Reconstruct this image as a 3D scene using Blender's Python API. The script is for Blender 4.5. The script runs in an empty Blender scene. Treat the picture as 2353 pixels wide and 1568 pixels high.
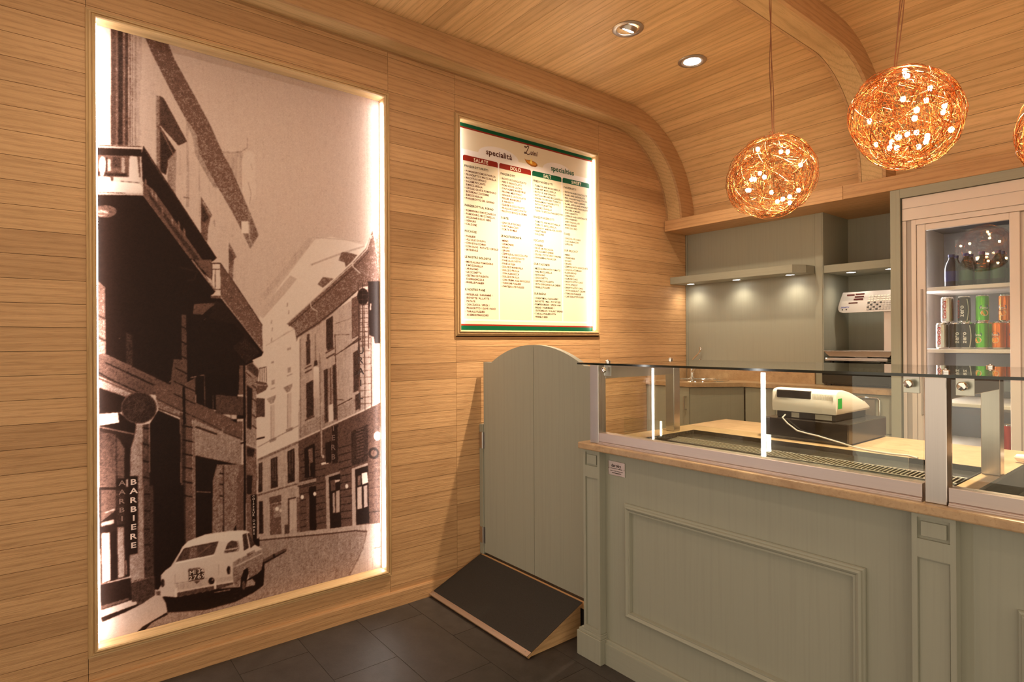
import bpy, bmesh, math, random
import numpy as np
from mathutils import Vector, Matrix
random.seed(4)
# light levels and exposure
WORLD_STRENGTH = 0.92
EXPOSURE = 0.6
LED_STRENGTH = 26.0
P_DOWN = 19.0
P_MENU = 215.0
P_SHELF = 2.0
P_BULB = 60.0
DOWN_SPOTS = [(0.754, -2.12, 0.3), (0.754, -2.80, 0.5), (0.754, -3.60, 1.0), (2.08, -1.40, 18.0), (2.08, -2.12, 0.2), (2.08, -2.80, 0.1), (2.08, -3.60, 0.1)]
RNG = np.random.default_rng(7)
D = bpy.data
SC = bpy.context.scene
COL = SC.collection

# ------------------------------------------------------------------ camera
# world: x along the back wall, y into the shop (back wall at y=0), z up; left wall at x=0
CW, CH, CF = 2353.0, 1568.0, 1353.56
CAM = Vector((2.7402, -3.9183, 1.35))
YAW, PITCH, ROLL = 0.8976, 0.0018, -0.0057
FW = Vector((-math.sin(YAW) * math.cos(PITCH), math.cos(YAW) * math.cos(PITCH), math.sin(PITCH)))
_r = Vector((math.cos(YAW), math.sin(YAW), 0)); _u = _r.cross(FW)
RT = _r * math.cos(ROLL) + _u * math.sin(ROLL)
UP = -_r * math.sin(ROLL) + _u * math.cos(ROLL)
cd = D.cameras.new('camera'); cam = D.objects.new('camera', cd); COL.objects.link(cam)
cd.sensor_fit = 'HORIZONTAL'; cd.sensor_width = 36.0; cd.lens = CF / CW * 36.0
cd.clip_start = 0.02; cd.clip_end = 60
m = Matrix.Identity(4)
for i in range(3):
    m[i][0], m[i][1], m[i][2], m[i][3] = RT[i], UP[i], -FW[i], CAM[i]
cam.matrix_world = m
SC.camera = cam

def onplane(px, py, axis, val):
    """the point where the photo pixel's line of sight meets the plane axis=val"""
    d = FW + RT * ((px - CW / 2) / CF) - UP * ((py - CH / 2) / CF)
    i = 'xyz'.index(axis)
    return CAM + d * ((val - CAM[i]) / d[i])

# ------------------------------------------------------------------ light and exposure
W = D.worlds.new('World'); SC.world = W; W.use_nodes = True
bg = W.node_tree.nodes['Background']
bg.inputs[0].default_value = (1.0, 0.82, 0.60, 1); bg.inputs[1].default_value = WORLD_STRENGTH
SC.view_settings.view_transform = 'Standard'
SC.view_settings.look = 'None'
SC.view_settings.gamma = 1.0
SC.view_settings.use_curve_mapping = False
SC.view_settings.exposure = EXPOSURE
WARM = (1.0, 0.80, 0.56)
LED = (1.0, 0.98, 0.94)

# ------------------------------------------------------------------ node helpers / materials
class NT:
    def __init__(s, name):
        s.m = D.materials.new(name); s.m.use_nodes = True
        s.t = s.m.node_tree; s.n = s.t.nodes
        s.b = s.n['Principled BSDF']; s.out = s.n['Material Output']
    def add(s, typ, **kw):
        n = s.n.new(typ)
        for k, v in kw.items():
            if k.startswith('i_'):
                n.inputs[int(k[2:])].default_value = v
            else:
                setattr(n, k, v)
        return n
    def link(s, a, b): s.t.links.new(a, b)
    def set(s, **kw):
        for k, v in kw.items():
            s.b.inputs[k.replace('_', ' ')].default_value = v
        return s

def ramp(nt, fac, stops):
    r = nt.add('ShaderNodeValToRGB')
    e = r.color_ramp.elements
    while len(e) < len(stops): e.new(0.5)
    for k, (p, c) in zip(e, stops):
        k.position = p; k.color = (c[0], c[1], c[2], 1)
    nt.link(fac, r.inputs[0])
    return r.outputs[0]

def coords(nt, scale, rnd=True, attr=None):
    tc = nt.add('ShaderNodeTexCoord')
    src = tc.outputs['Object']
    if rnd:
        oi = nt.add('ShaderNodeObjectInfo')
        mu = nt.add('ShaderNodeVectorMath', operation='MULTIPLY_ADD')
        nt.link(oi.outputs['Random'], mu.inputs[0])
        mu.inputs[1].default_value = (37.0, 53.0, 71.0)
        nt.link(src, mu.inputs[2]); src = mu.outputs[0]
    mp = nt.add('ShaderNodeMapping')
    mp.inputs['Scale'].default_value = scale
    nt.link(src, mp.inputs['Vector'])
    return mp.outputs[0]

def mixc(nt, fac, a, b, mode='MIX'):
    mx = nt.add('ShaderNodeMix', data_type='RGBA', blend_type=mode)
    for sock, v in ((mx.inputs[0], fac), (mx.inputs[6], a), (mx.inputs[7], b)):
        if hasattr(v, 'is_output'): nt.link(v, sock)
        elif isinstance(v, (int, float)): sock.default_value = v
        else: sock.default_value = (v[0], v[1], v[2], 1)
    return mx.outputs[2]

def bump(nt, h, strength, dist):
    b = nt.add('ShaderNodeBump', i_0=strength, i_1=dist)
    for i in b.inputs:
        if i.name == 'Height': nt.link(h, i)
    nt.link(b.outputs[0], nt.b.inputs['Normal'])

def oak(name, axis, tone=1.0, relief=0.5, vary=1.0, red=1.0):
    """brushed oak veneer, grain along the given axis; each board gets its own figure and tone"""
    nt = NT(name)
    i = 'xyz'.index(axis)
    def sc(along, cross):
        v = [cross] * 3; v[i] = along; return v
    n1 = nt.add('ShaderNodeTexNoise', i_2=1.0, i_3=6.0, i_4=0.62); nt.link(coords(nt, sc(11.0, 190)), n1.inputs[0])
    n2 = nt.add('ShaderNodeTexNoise', i_2=1.0, i_3=3.0, i_4=0.5); nt.link(coords(nt, sc(2.2, 10)), n2.inputs[0])
    wv = nt.add('ShaderNodeTexWave', wave_type='RINGS', rings_direction='SPHERICAL')
    wv.inputs['Scale'].default_value = 1.0; wv.inputs['Distortion'].default_value = 5.0
    wv.inputs['Detail'].default_value = 3.0; wv.inputs['Detail Scale'].default_value = 1.2
    nt.link(coords(nt, sc(1.1, 13)), wv.inputs[0])
    t = lambda c: (c[0]*tone*red, c[1]*tone/red**0.5, c[2]*tone/red**0.5)
    base = ramp(nt, n2.outputs[0], [(0.3, t((0.545, 0.340, 0.165))), (0.7, t((0.62, 0.395, 0.200)))])
    ring = ramp(nt, wv.outputs[0], [(0.0, (0.74, 0.68, 0.62)), (0.30, (0.98, 0.97, 0.95)), (1.0, (1.04, 1.03, 1.02))])
    c = mixc(nt, 0.50, base, ring, 'MULTIPLY')
    streak = ramp(nt, n1.outputs[0], [(0.30, (0.60, 0.52, 0.44)), (0.48, (1, 1, 1)), (0.75, (1.10, 1.09, 1.06))])
    c = mixc(nt, 0.50, c, streak, 'MULTIPLY')
    oi = nt.add('ShaderNodeObjectInfo')
    per = ramp(nt, oi.outputs['Random'], [(0.0, (1-0.17*vary, 1-0.20*vary, 1-0.23*vary)), (0.35, (1-0.02*vary, 1-0.03*vary, 1-0.05*vary)), (1.0, (1+0.07*vary, 1+0.07*vary, 1+0.06*vary))])
    c = mixc(nt, 1.0, c, per, 'MULTIPLY')
    nt.link(c, nt.b.inputs['Base Color'])
    nt.set(Roughness=0.46)
    nt.b.inputs['Specular IOR Level'].default_value = 0.35
    bump(nt, n1.outputs[0], relief, 0.004)
    return nt.m

def painted(name, col, rough=0.5, grain=True, axis='z', spec=0.35):
    nt = NT(name)
    nt.set(Roughness=rough); nt.b.inputs['Specular IOR Level'].default_value = spec
    i = 'xyz'.index(axis)
    v = [110.0] * 3; v[i] = 2.5
    n = nt.add('ShaderNodeTexNoise', i_2=1.0, i_3=4.0, i_4=0.55); nt.link(coords(nt, v, False), n.inputs[0])
    c = ramp(nt, n.outputs[0], [(0.32, tuple(k * 0.95 for k in col)), (0.5, col), (0.8, tuple(k * 1.02 for k in col))])
    nt.link(c, nt.b.inputs['Base Color'])
    if grain: bump(nt, n.outputs[0], 0.10, 0.001)
    return nt.m

def plain(name, col, rough=0.5, metal=0.0, spec=0.5, emit=None, estr=0.0, noise=0.0, nscale=40):
    nt = NT(name)
    nt.set(Base_Color=(*col, 1), Roughness=rough, Metallic=metal)
    nt.b.inputs['Specular IOR Level'].default_value = spec
    if emit:
        nt.b.inputs['Emission Color'].default_value = (*emit, 1)
        nt.b.inputs['Emission Strength'].default_value = estr
    if noise:
        n = nt.add('ShaderNodeTexNoise', i_2=nscale, i_3=4.0); nt.link(coords(nt, (1, 1, 1), False), n.inputs[0])
        c = ramp(nt, n.outputs[0], [(0.3, tuple(k * (1 - noise) for k in col)), (0.7, tuple(min(1, k * (1 + noise)) for k in col))])
        nt.link(c, nt.b.inputs['Base Color'])
    return nt.m

def brushed(name, col, rough, axis, metal=1.0):
    nt = NT(name); nt.set(Metallic=metal)
    v = [260.0] * 3; v['xyz'.index(axis)] = 3
    n = nt.add('ShaderNodeTexNoise', i_2=1.0, i_3=3.0); nt.link(coords(nt, v, False), n.inputs[0])
    nt.link(ramp(nt, n.outputs[0], [(0.3, tuple(k * 0.95 for k in col)), (0.7, col)]), nt.b.inputs['Base Color'])
    nt.link(ramp(nt, n.outputs[0], [(0.3, (rough * 0.94,) * 3), (0.7, (rough * 1.06,) * 3)]), nt.b.inputs['Roughness'])
    return nt.m

def glass(name, tint=(0.97, 0.99, 0.96), ior=1.5):
    """thin clear sheet: mirror reflection by Fresnel over straight transmission"""
    nt = NT(name)
    tr = nt.add('ShaderNodeBsdfTransparent'); tr.inputs[0].default_value = (*tint, 1)
    gl = nt.add('ShaderNodeBsdfGlossy'); gl.inputs['Roughness'].default_value = 0.0
    gl.inputs[0].default_value = (1, 1, 1, 1)
    fr = nt.add('ShaderNodeFresnel')
    ge = nt.add('ShaderNodeNewGeometry'); mi = nt.add('ShaderNodeMix', data_type='FLOAT')   # same sheet from either side
    mi.inputs[2].default_value = ior; mi.inputs[3].default_value = 1/ior
    nt.link(ge.outputs['Backfacing'], mi.inputs[0]); nt.link(mi.outputs[0], fr.inputs[0])
    mx = nt.add('ShaderNodeMixShader')
    nt.link(fr.outputs[0], mx.inputs[0]); nt.link(tr.outputs[0], mx.inputs[1]); nt.link(gl.outputs[0], mx.inputs[2])
    nt.link(mx.outputs[0], nt.out.inputs[0])
    return nt.m

def emitter(name, col, strength):
    nt = NT(name)
    e = nt.add('ShaderNodeEmission', i_1=strength); e.inputs[0].default_value = (*col, 1)
    nt.link(e.outputs[0], nt.out.inputs[0])
    return nt.m

def stone(name, c0, c1, rough=0.3, scale=18):
    nt = NT(name); nt.set(Roughness=rough)
    n = nt.add('ShaderNodeTexNoise', i_2=scale, i_3=8.0, i_4=0.65); nt.link(coords(nt, (1, 1, 1), False), n.inputs[0])
    n2 = nt.add('ShaderNodeTexNoise', i_2=scale * 7, i_3=3.0); nt.link(coords(nt, (1, 1, 1), False), n2.inputs[0])
    c = ramp(nt, n.outputs[0], [(0.3, c0), (0.7, c1)])
    sp = ramp(nt, n2.outputs[0], [(0.33, (0.72, 0.68, 0.62)), (0.45, (1, 1, 1))])
    nt.link(mixc(nt, 0.5, c, sp, 'MULTIPLY'), nt.b.inputs['Base Color'])
    return nt.m

def slate(name, c0, c1, rough):
    nt = NT(name)
    n = nt.add('ShaderNodeTexNoise', i_2=14.0, i_3=8.0, i_4=0.7); nt.link(coords(nt, (1, 1, 1)), n.inputs[0])
    n2 = nt.add('ShaderNodeTexNoise', i_2=1.0, i_3=6.0, i_4=0.7); nt.link(coords(nt, (90, 200, 90)), n2.inputs[0])
    c = ramp(nt, n.outputs[0], [(0.3, c0), (0.7, c1)])
    c = mixc(nt, 0.5, c, ramp(nt, n2.outputs[0], [(0.3, (0.7, 0.7, 0.7)), (0.7, (1.2, 1.2, 1.2))]), 'MULTIPLY')
    oi = nt.add('ShaderNodeObjectInfo')
    c = mixc(nt, 1.0, c, ramp(nt, oi.outputs['Random'], [(0.0, (0.86, 0.86, 0.86)), (1.0, (1.12, 1.12, 1.12))]), 'MULTIPLY')
    nt.link(c, nt.b.inputs['Base Color']); nt.set(Roughness=rough)
    bump(nt, n2.outputs[0], 0.25, 0.002)
    return nt.m

M = {}
for ax in 'xyz':
    M['oak_' + ax] = oak('oak veneer along ' + ax, ax, red=1.04)
M['oak_frame_y'] = oak('oak moulding along y', 'y', 1.10, 0.2, 0.5, 0.97)
M['oak_frame_z'] = oak('oak moulding along z', 'z', 1.10, 0.2, 0.5, 0.97)
M['oak_ceil_lit'] = oak('oak ceiling board', 'x', 1.34, 0.3, 0.95, 0.97)  # lighter than the wall oak: missing bounce light put into the tone
M['oak_soffit_lit'] = oak('oak rib soffit', 'y', 1.14, 0.4, 0.5, 0.95)  # rib oak lightened: the lit underside is put into the colour
M['oak_side'] = oak('oak rib side', 'y', 0.93, 0.4, 0.5, 1.03)  # same rib oak darkened: shading of the flank put into the colour
M['dark'] = plain('dark joint', (0.02, 0.014, 0.01), 0.9)
SAGE = (0.35, 0.345, 0.275)
M['sage'] = painted('sage lacquer on oak', SAGE)
M['sage_x'] = painted('sage lacquer on oak lengthwise', SAGE, axis='x')
M['stone'] = stone('beige limestone', (0.40, 0.25, 0.135), (0.56, 0.38, 0.22), 0.30)
M['tile'] = slate('slate floor tile', (0.038, 0.030, 0.026), (0.064, 0.051, 0.045), 0.50)
M['grout'] = plain('tile joint', (0.05, 0.04, 0.033), 0.9)
M['rubber'] = plain('black rubber mat', (0.030, 0.024, 0.020), 0.75, noise=0.3, nscale=300)
M['ply'] = oak('birch plywood edge', 'y', 1.0, 0.2)
M['steel'] = brushed('brushed steel', (0.62, 0.58, 0.56), 0.30, 'z')
M['grille'] = plain('warm grey grille', (0.42, 0.36, 0.29), 0.35, 0.6)
M['alu'] = brushed('satin aluminium', (0.66, 0.56, 0.52), 0.42, 'x')
M['chrome'] = plain('chrome', (0.85, 0.85, 0.85), 0.08, 1.0)
M['glass'] = glass('clear glass')
M['glass_edge'] = plain('glass edge', (0.010, 0.016, 0.012), 0.08, spec=0.7)
M['black_gloss'] = plain('black gloss', (0.012, 0.011, 0.010), 0.12)
M['black'] = plain('black plastic', (0.018, 0.015, 0.013), 0.42)
M['black_spec'] = stone('speckled black enamel', (0.010, 0.009, 0.008), (0.05, 0.045, 0.04), 0.18, 160)
M['cream'] = plain('cream plastic', (0.80, 0.77, 0.70), 0.42)
M['grey_plastic'] = plain('grey cable', (0.45, 0.43, 0.40), 0.5)
M['white'] = plain('white enamel', (0.74, 0.66, 0.60), 0.45)
M['fridge'] = plain('pale enamelled profile', (0.74, 0.64, 0.58), 0.42, 0.15)
M['fridge_grey'] = plain('grey gasket', (0.38, 0.33, 0.30), 0.5)
M['fridge_in'] = plain('fridge liner', (0.07, 0.06, 0.058), 0.45)
M['copper'] = plain('copper wire', (0.62, 0.25, 0.085), 0.24, 1.0)
M['cord'] = plain('copper coloured flex', (0.30, 0.12, 0.055), 0.4, 0.4)
M['bulb'] = emitter('lit bulb', (1.0, 0.70, 0.34), P_BULB)
M['led'] = emitter('led strip', LED, LED_STRENGTH)
M['led_menu'] = emitter('menu led strip', LED, LED_STRENGTH*0.7)
M['downlight'] = emitter('downlight lens', (1.0, 0.96, 0.90), 14.0)
M['fridge_led'] = emitter('fridge light strip', (1.0, 0.93, 0.95), 30.0)
M['led_panel'] = emitter('wide led strip', LED, 16.0)
M['scale_metal'] = plain('satin scale console', (0.55, 0.51, 0.48), 0.36, 0.5)
M['nickel'] = plain('satin nickel ring', (0.50, 0.45, 0.40), 0.35, 0.9)
M['green_tag'] = plain('green sticker', (0.01, 0.42, 0.06), 0.5)
M['paper'] = plain('paper label', (0.62, 0.57, 0.48), 0.6)
M['ink'] = plain('ink', (0.03, 0.02, 0.016), 0.6)

# ------------------------------------------------------------------ mesh helpers
class MB:
    def __init__(s): s.v = []; s.f = []; s.mi = []; s.sl = 0
    def face(s, idx, sl=None): s.f.append(tuple(idx)); s.mi.append(s.sl if sl is None else sl)
    def add(s, vs, fs, sl=None):
        o = len(s.v); s.v.extend(tuple(p) for p in vs)
        for f in fs: s.face([i + o for i in f], sl)
        return s
    def box(s, x0, x1, y0, y1, z0, z1, bev=0.0, seg=1, sl=None):
        if bev <= 0:
            return s.add([(x0,y0,z0),(x1,y0,z0),(x1,y1,z0),(x0,y1,z0),(x0,y0,z1),(x1,y0,z1),(x1,y1,z1),(x0,y1,z1)],
                         [(0,3,2,1),(4,5,6,7),(0,1,5,4),(1,2,6,5),(2,3,7,6),(3,0,4,7)], sl)
        bm = bmesh.new(); bmesh.ops.create_cube(bm, size=1)
        for v in bm.verts:
            v.co = ((x0+x1)/2 + v.co.x*(x1-x0), (y0+y1)/2 + v.co.y*(y1-y0), (z0+z1)/2 + v.co.z*(z1-z0))
        bmesh.ops.bevel(bm, geom=bm.edges[:], offset=bev, segments=seg, profile=0.5, affect='EDGES')
        bm.verts.index_update()
        s.add([v.co[:] for v in bm.verts], [[v.index for v in f.verts] for f in bm.faces], sl); bm.free()
        return s
    def prism(s, pts, axis, a0, a1, sl=None):
        """polygon given in the two other axes (in xyz order), pulled from a0 to a1 along axis"""
        i = 'xyz'.index(axis)
        def P(p, a):
            q = list(p); q.insert(i, a); return tuple(q)
        n = len(pts)
        vs = [P(p, a0) for p in pts] + [P(p, a1) for p in pts]
        fs = [tuple(range(n))[::-1], tuple(range(n, 2*n))] + [(k, (k+1) % n, n+(k+1) % n, n+k) for k in range(n)]
        return s.add(vs, fs, sl)
    def tube(s, pts, r, n=6, closed=False, cap=True, sl=None):
        pts = [Vector(p) for p in pts]; N = len(pts)
        rr = r if isinstance(r, (list, tuple)) else [r]*N
        up = None; o = len(s.v)
        for k in range(N):
            a = pts[(k-1) % N] if (closed or k) else pts[0]
            b = pts[(k+1) % N] if (closed or k < N-1) else pts[-1]
            t = (b-a)
            t = t.normalized() if t.length > 1e-9 else Vector((0,0,1))
            if up is None:
                up = Vector((0,0,1)) if abs(t.z) < 0.9 else Vector((1,0,0))
            u = (up - t*up.dot(t))
            if u.length < 1e-6: u = t.orthogonal()  # left liner wall white: glow of the light strip put into its colour
            u.normalize(); w = t.cross(u); up = u
            for j in range(n):
                an = 2*math.pi*j/n
                s.v.append(tuple(pts[k] + (u*math.cos(an) + w*math.sin(an))*rr[k]))
        for k in range(N if closed else N-1):
            for j in range(n):
                a = o+k*n+j; b = o+k*n+(j+1) % n; c = o+((k+1) % N)*n+(j+1) % n; d = o+((k+1) % N)*n+j
                s.face((a, b, c, d), sl)
        if cap and not closed:
            s.face([o+j for j in range(n)][::-1], sl); s.face([o+(N-1)*n+j for j in range(n)], sl)
        return s
    def lathe(s, prof, c, n=24, axis='z', sl=None, cap=True):
        o = len(s.v); m_ = len(prof)
        for j in range(n):
            an = 2*math.pi*j/n
            for (r, h) in prof:
                p = (r*math.cos(an), r*math.sin(an), h)
                if axis == 'x': p = (h, p[0], p[1])
                elif axis == 'y': p = (p[0], h, p[1])
                s.v.append((c[0]+p[0], c[1]+p[1], c[2]+p[2]))
        for j in range(n):
            for k in range(m_-1):
                s.face((o+j*m_+k, o+((j+1) % n)*m_+k, o+((j+1) % n)*m_+k+1, o+j*m_+k+1), sl)
        for k, rev in ((0, True), (m_-1, False)):
            if cap and prof[k][0] > 1e-6:
                r_ = [o+j*m_+k for j in range(n)]
                s.face(r_[::-1] if rev else r_, sl)
        return s
    def xform(s, fn):
        s.v = [tuple(fn(Vector(p))) for p in s.v]; return s
    def build(s, name, mat, parent=None, smooth=False, origin=None):
        me = D.meshes.new(name)
        vs = np.array(s.v, dtype=np.float64)
        if parent is not None: org = WORLDLOC[parent.name]
        elif origin is not None: org = np.array(origin)
        else:
            lo, hi = vs.min(0), vs.max(0); org = np.array([(lo[0]+hi[0])/2, (lo[1]+hi[1])/2, lo[2]])
        if parent is not None:
            lo, hi = vs.min(0), vs.max(0); own = np.array([(lo[0]+hi[0])/2, (lo[1]+hi[1])/2, lo[2]])
        else: own = org
        me.from_pydata((vs-own).tolist(), [], s.f)
        mats = mat if isinstance(mat, (list, tuple)) else [mat]
        for k in mats: me.materials.append(M[k] if isinstance(k, str) else k)
        if len(mats) > 1: me.polygons.foreach_set('material_index', s.mi)
        if smooth:
            me.polygons.foreach_set('use_smooth', [True]*len(me.polygons))
            me.set_sharp_from_angle(angle=math.radians(38))
        me.update()
        o = D.objects.new(name, me); COL.objects.link(o)
        if parent is not None: o.parent = parent
        o.location = own - org if parent is not None else own
        WORLDLOC[o.name] = own
        return o

WORLDLOC = {}
def B(*a, **k): return MB().box(*a, **k)
def tag(o, label=None, cat=None, group=None, kind=None):
    for k, v in (('label', label), ('category', cat), ('group', group), ('kind', kind)):
        if v: o[k] = v
    return o
def thing(name, label, cat, loc, group=None):
    o = D.objects.new(name, None); COL.objects.link(o); o.location = loc; o.empty_display_size = 0.05
    WORLDLOC[o.name] = np.array(loc, dtype=float)
    return tag(o, label, cat, group)
def struct(name, loc=(0, 0, 0)):
    o = D.objects.new(name, None); COL.objects.link(o); o.location = loc; o['kind'] = 'structure'
    WORLDLOC[o.name] = np.array(loc, dtype=float)
    return o
def inst(me, name, parent, loc, rot=(0, 0, 0)):
    """another piece that shares mesh data; loc is in world space, parents are never rotated"""
    o = D.objects.new(name, me); COL.objects.link(o); o.parent = parent
    o.location = np.array(loc, dtype=float) - WORLDLOC[parent.name]; o.rotation_euler = rot
    WORLDLOC[o.name] = np.array(loc, dtype=float)
    return o
def boxmesh(name, sx, sy, sz, mat):
    me = D.meshes.new(name); b = MB().box(-sx/2, sx/2, -sy/2, sy/2, -sz/2, sz/2)
    me.from_pydata(b.v, [], b.f); me.materials.append(M[mat]); return me

def mitre(parent, names, mp, rect, prof, mats, smooth=False):
    """four mitred lengths of moulding round rect=(a0,a1,b0,b1); prof=[(outward, height)]; mp(a,b,h)->xyz"""
    a0, a1, b0, b1 = rect
    def ring(w): return [(a0-w, b0-w), (a1+w, b0-w), (a1+w, b1+w), (a0-w, b1+w)]
    out = []
    for k in range(4):
        mb = MB(); vs = []; n = len(prof)
        for (w, hh) in prof:
            r = ring(w); vs.append(mp(*r[k], hh)); vs.append(mp(*r[(k+1) % 4], hh))
        fs = [(2*j, 2*j+1, 2*j+3, 2*j+2) for j in range(n-1)] + [(2*n-2, 2*n-1, 1, 0)]
        fs += [tuple(range(0, 2*n, 2))[::-1], tuple(range(1, 2*n, 2))]
        mb.add(vs, fs)
        o = mb.build(names[k % 2], mats[k % 2], parent)
        bm = bmesh.new(); bm.from_mesh(o.data); bmesh.ops.recalc_face_normals(bm, faces=bm.faces); bm.to_mesh(o.data); bm.free()
        out.append(o)
    return out

# ------------------------------------------------------------------ lettering (built-in font, one outline per glyph)
GL = {}
def _glyphs(chars):
    objs = []
    for ch in chars:
        cu = D.curves.new('glyph', 'FONT'); cu.body = ch; cu.size = 1.0; cu.resolution_u = 2; cu.offset = 0.022
        o = D.objects.new('glyph', cu); COL.objects.link(o); objs.append((ch, o, cu))
    dg = bpy.context.evaluated_depsgraph_get(); dg.update()
    for ch, o, cu in objs:
        me = D.meshes.new_from_object(o.evaluated_get(dg))
        v = [(p.co.x, p.co.y) for p in me.vertices]; f = [tuple(p.vertices) for p in me.polygons]
        xs = [p[0] for p in v] or [0, 0.2]
        GL[ch] = (v, f, min(xs), max(xs))
        D.meshes.remove(me)
    for ch, o, cu in objs:
        D.objects.remove(o); D.curves.remove(cu)
_glyphs(sorted(set("ABCDEFGHIJKLMNOPQRSTUVWXYZÀ0123456789,./'-abcdefghilmnoprstuyzàt")))
def textwidth(s, size, xs=1.0, gap=0.09):
    w = 0
    for ch in s:
        if ch == ' ': w += 0.28
        else: w += GL[ch][3]-GL[ch][2]+gap
    return w*size*xs
def text(mb, s, org, du, dv, size, xs=1.0, align='l', shear=0.0, gap=0.09, sl=None):
    du, dv, org = Vector(du), Vector(dv), Vector(org)
    x = 0.0; W_ = textwidth(s, size, xs, gap)
    off = {'l': 0, 'c': -W_/2, 'r': -W_}[align]
    for ch in s:
        if ch == ' ': x += 0.28; continue
        v, f, a, b = GL[ch]
        mb.add([org + du*(off + (x+p[0]-a+p[1]*shear)*size*xs) + dv*(p[1]*size) for p in v], f, sl)
        x += b-a+gap
    return W_

# ================================================================== the setting
# ---- left wall: oak boards in four columns on a dark backing
wall_left = B(-0.14, -0.058, -7.2, 0.46, 0, 3.1).build('wall_left', 'dark'); tag(wall_left, kind='structure')
ROW0, PITCH_Z, TOPZ, BASEZ = 0.104, 0.0873, 2.90, 0.070
COLS = [(-7.2, -6.45, None), (-6.45, -5.196, 'm'), (-5.196, -3.786, None), (-3.786, -2.5345, 'm'),
        (-2.5345, -2.1285, None), (-2.1285, -0.975, 'n'), (-0.975, -0.001, None)]
GAP = 0.0016
_pm = {}
def wall_board(y0, y1, z0, z1):
    if z1-z0 < 0.004: return
    key = (round(y1-y0, 4), round(z1-z0, 4))
    if key not in _pm: _pm[key] = boxmesh('plank', 0.014, y1-y0-GAP, z1-z0-GAP, 'oak_y')
    inst(_pm[key], 'plank', wall_left, (-0.007, (y0+y1)/2, (z0+z1)/2))
edges = [BASEZ] + [ROW0+PITCH_Z*k for k in range(33) if ROW0+PITCH_Z*k < TOPZ] + [TOPZ]
for (y0, y1, kind) in COLS:
    if y0 < -5.3: zs = [(0.0, 2.9)]
    for z0, z1 in zip(edges[:-1], edges[1:]):
        if kind:
            lo, hi = (0.172, 2.617) if kind == 'm' else (1.382, 2.617)
            if z0 < lo: wall_board(y0, y1, z0, min(z1, lo))
            if z1 > hi: wall_board(y0, y1, max(z0, hi), z1)
        else:
            wall_board(y0, y1, z0, z1)
bb = MB().prism([(0.0, 0.0), (0.015, 0.0), (0.015, 0.070), (0.011, 0.077), (0.0, 0.077)], 'y', -7.2, -1.975)
# prism wants (x,z) for axis y
tag(bb.build('baseboard_left', 'oak_y'), kind='structure')

# ---- floor: slate tiles in running bond, and the raised floor behind the counter
floor = B(-0.06, 4.2, -7.2, 0.4, -0.08, -0.0016).build('floor', 'grout'); tag(floor, kind='structure')
TL, TW = 0.572, 0.2835
tme = boxmesh('tile', TL-0.0022, TW-0.0022, 0.012, 'tile')
for r_ in range(-2, 13):
    yc = -2.444 - TW*(r_+0.5)
    off = 0.165 if r_ % 2 == 0 else 0.445
    for c_ in range(-1, 7):
        xc = off + TL*(c_+0.5)
        x0, x1 = xc-TL/2, xc+TL/2
        if x1 < 0.05: continue
        if x0 < 0.0:
            me = boxmesh('tile', x1-0.0022, TW-0.0022, 0.012, 'tile'); inst(me, 'tile', floor, (x1/2, yc, -0.006))
        else: inst(tme, 'tile', floor, (xc, yc, -0.006))
fr = MB().prism([(0.0, -1.966), (0.925, -1.966), (0.925, -0.955), (4.2, -0.955), (4.2, 0.4), (0.0, 0.4)], 'z', 0.0, 0.150).build('floor_raised', 'tile')
tag(fr, kind='structure')
lip = B(0.017, 0.905, -1.978, -1.9665, 0.118, 0.152, bev=0.002).build('trim_4', 'oak_x'); tag(lip, kind='structure')

# ---- vaulted ceiling: flat field, quarter-round at the back, boards running along x between the ribs
CY, CZ0 = -0.845, 2.23
RA, RB = 0.757, 0.727          # ceiling quarter: horizontal and vertical half axes
ZC = CZ0+RB
def arcp(a, da=0.0): return (CY+(RA+da)*math.sin(a), CZ0+(RB+da)*math.cos(a))
N_ = 24
under = [(-7.2, ZC+0.014)] + [arcp(math.pi/2*k/N_, 0.014) for k in range(N_+1)]
over = [(-0.06, 2.255), (0.395, 2.255), (0.395, 3.1), (-7.2, 3.1)]
ceiling = MB().prism(under+over, 'x', -0.06, 4.2).build('ceiling', 'dark'); tag(ceiling, kind='structure')
BAYS = [(0.14, 1.339), (1.479, 2.678), (2.818, 4.2)]
CP = 0.0873
for bi, (x0, x1) in enumerate(BAYS):
    L = x1-x0
    me = boxmesh('ceiling_plank', L, CP-GAP, 0.012, 'oak_ceil_lit')
    y = CY; k = 0
    while y > (-4.4 if bi < 2 else -3.0):
        inst(me, 'ceiling_plank', ceiling, ((x0+x1)/2, y-CP/2, ZC+0.006)); y -= CP; k += 1
    # round part: equal lengths along the curve
    ts = [0.0]; acc = 0.0; pa = arcp(0)
    for q in range(1, 2001):
        a = math.pi/2*q/2000; p = arcp(a); acc += math.dist(p, pa); pa = p
        if acc >= CP: ts.append(a); acc -= CP
    ts.append(math.pi/2)
    for a0, a1 in zip(ts[:-1], ts[1:]):
        p0, p1 = arcp(a0), arcp(a1); w = math.dist(p0, p1)
        if w < 0.02: continue
        mm = me if abs(w-CP) < 0.002 else boxmesh('ceiling_plank', L, w-GAP, 0.012, 'oak_ceil_lit')
        am = (a0+a1)/2; nx, nz = math.sin(am), math.cos(am)
        inst(mm, 'ceiling_plank', ceiling, ((x0+x1)/2, (p0[0]+p1[0])/2+nx*0.006, (p0[1]+p1[1])/2+nz*0.006),
             (math.atan2(p1[1]-p0[1], p1[0]-p0[0]), 0, 0))

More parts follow.
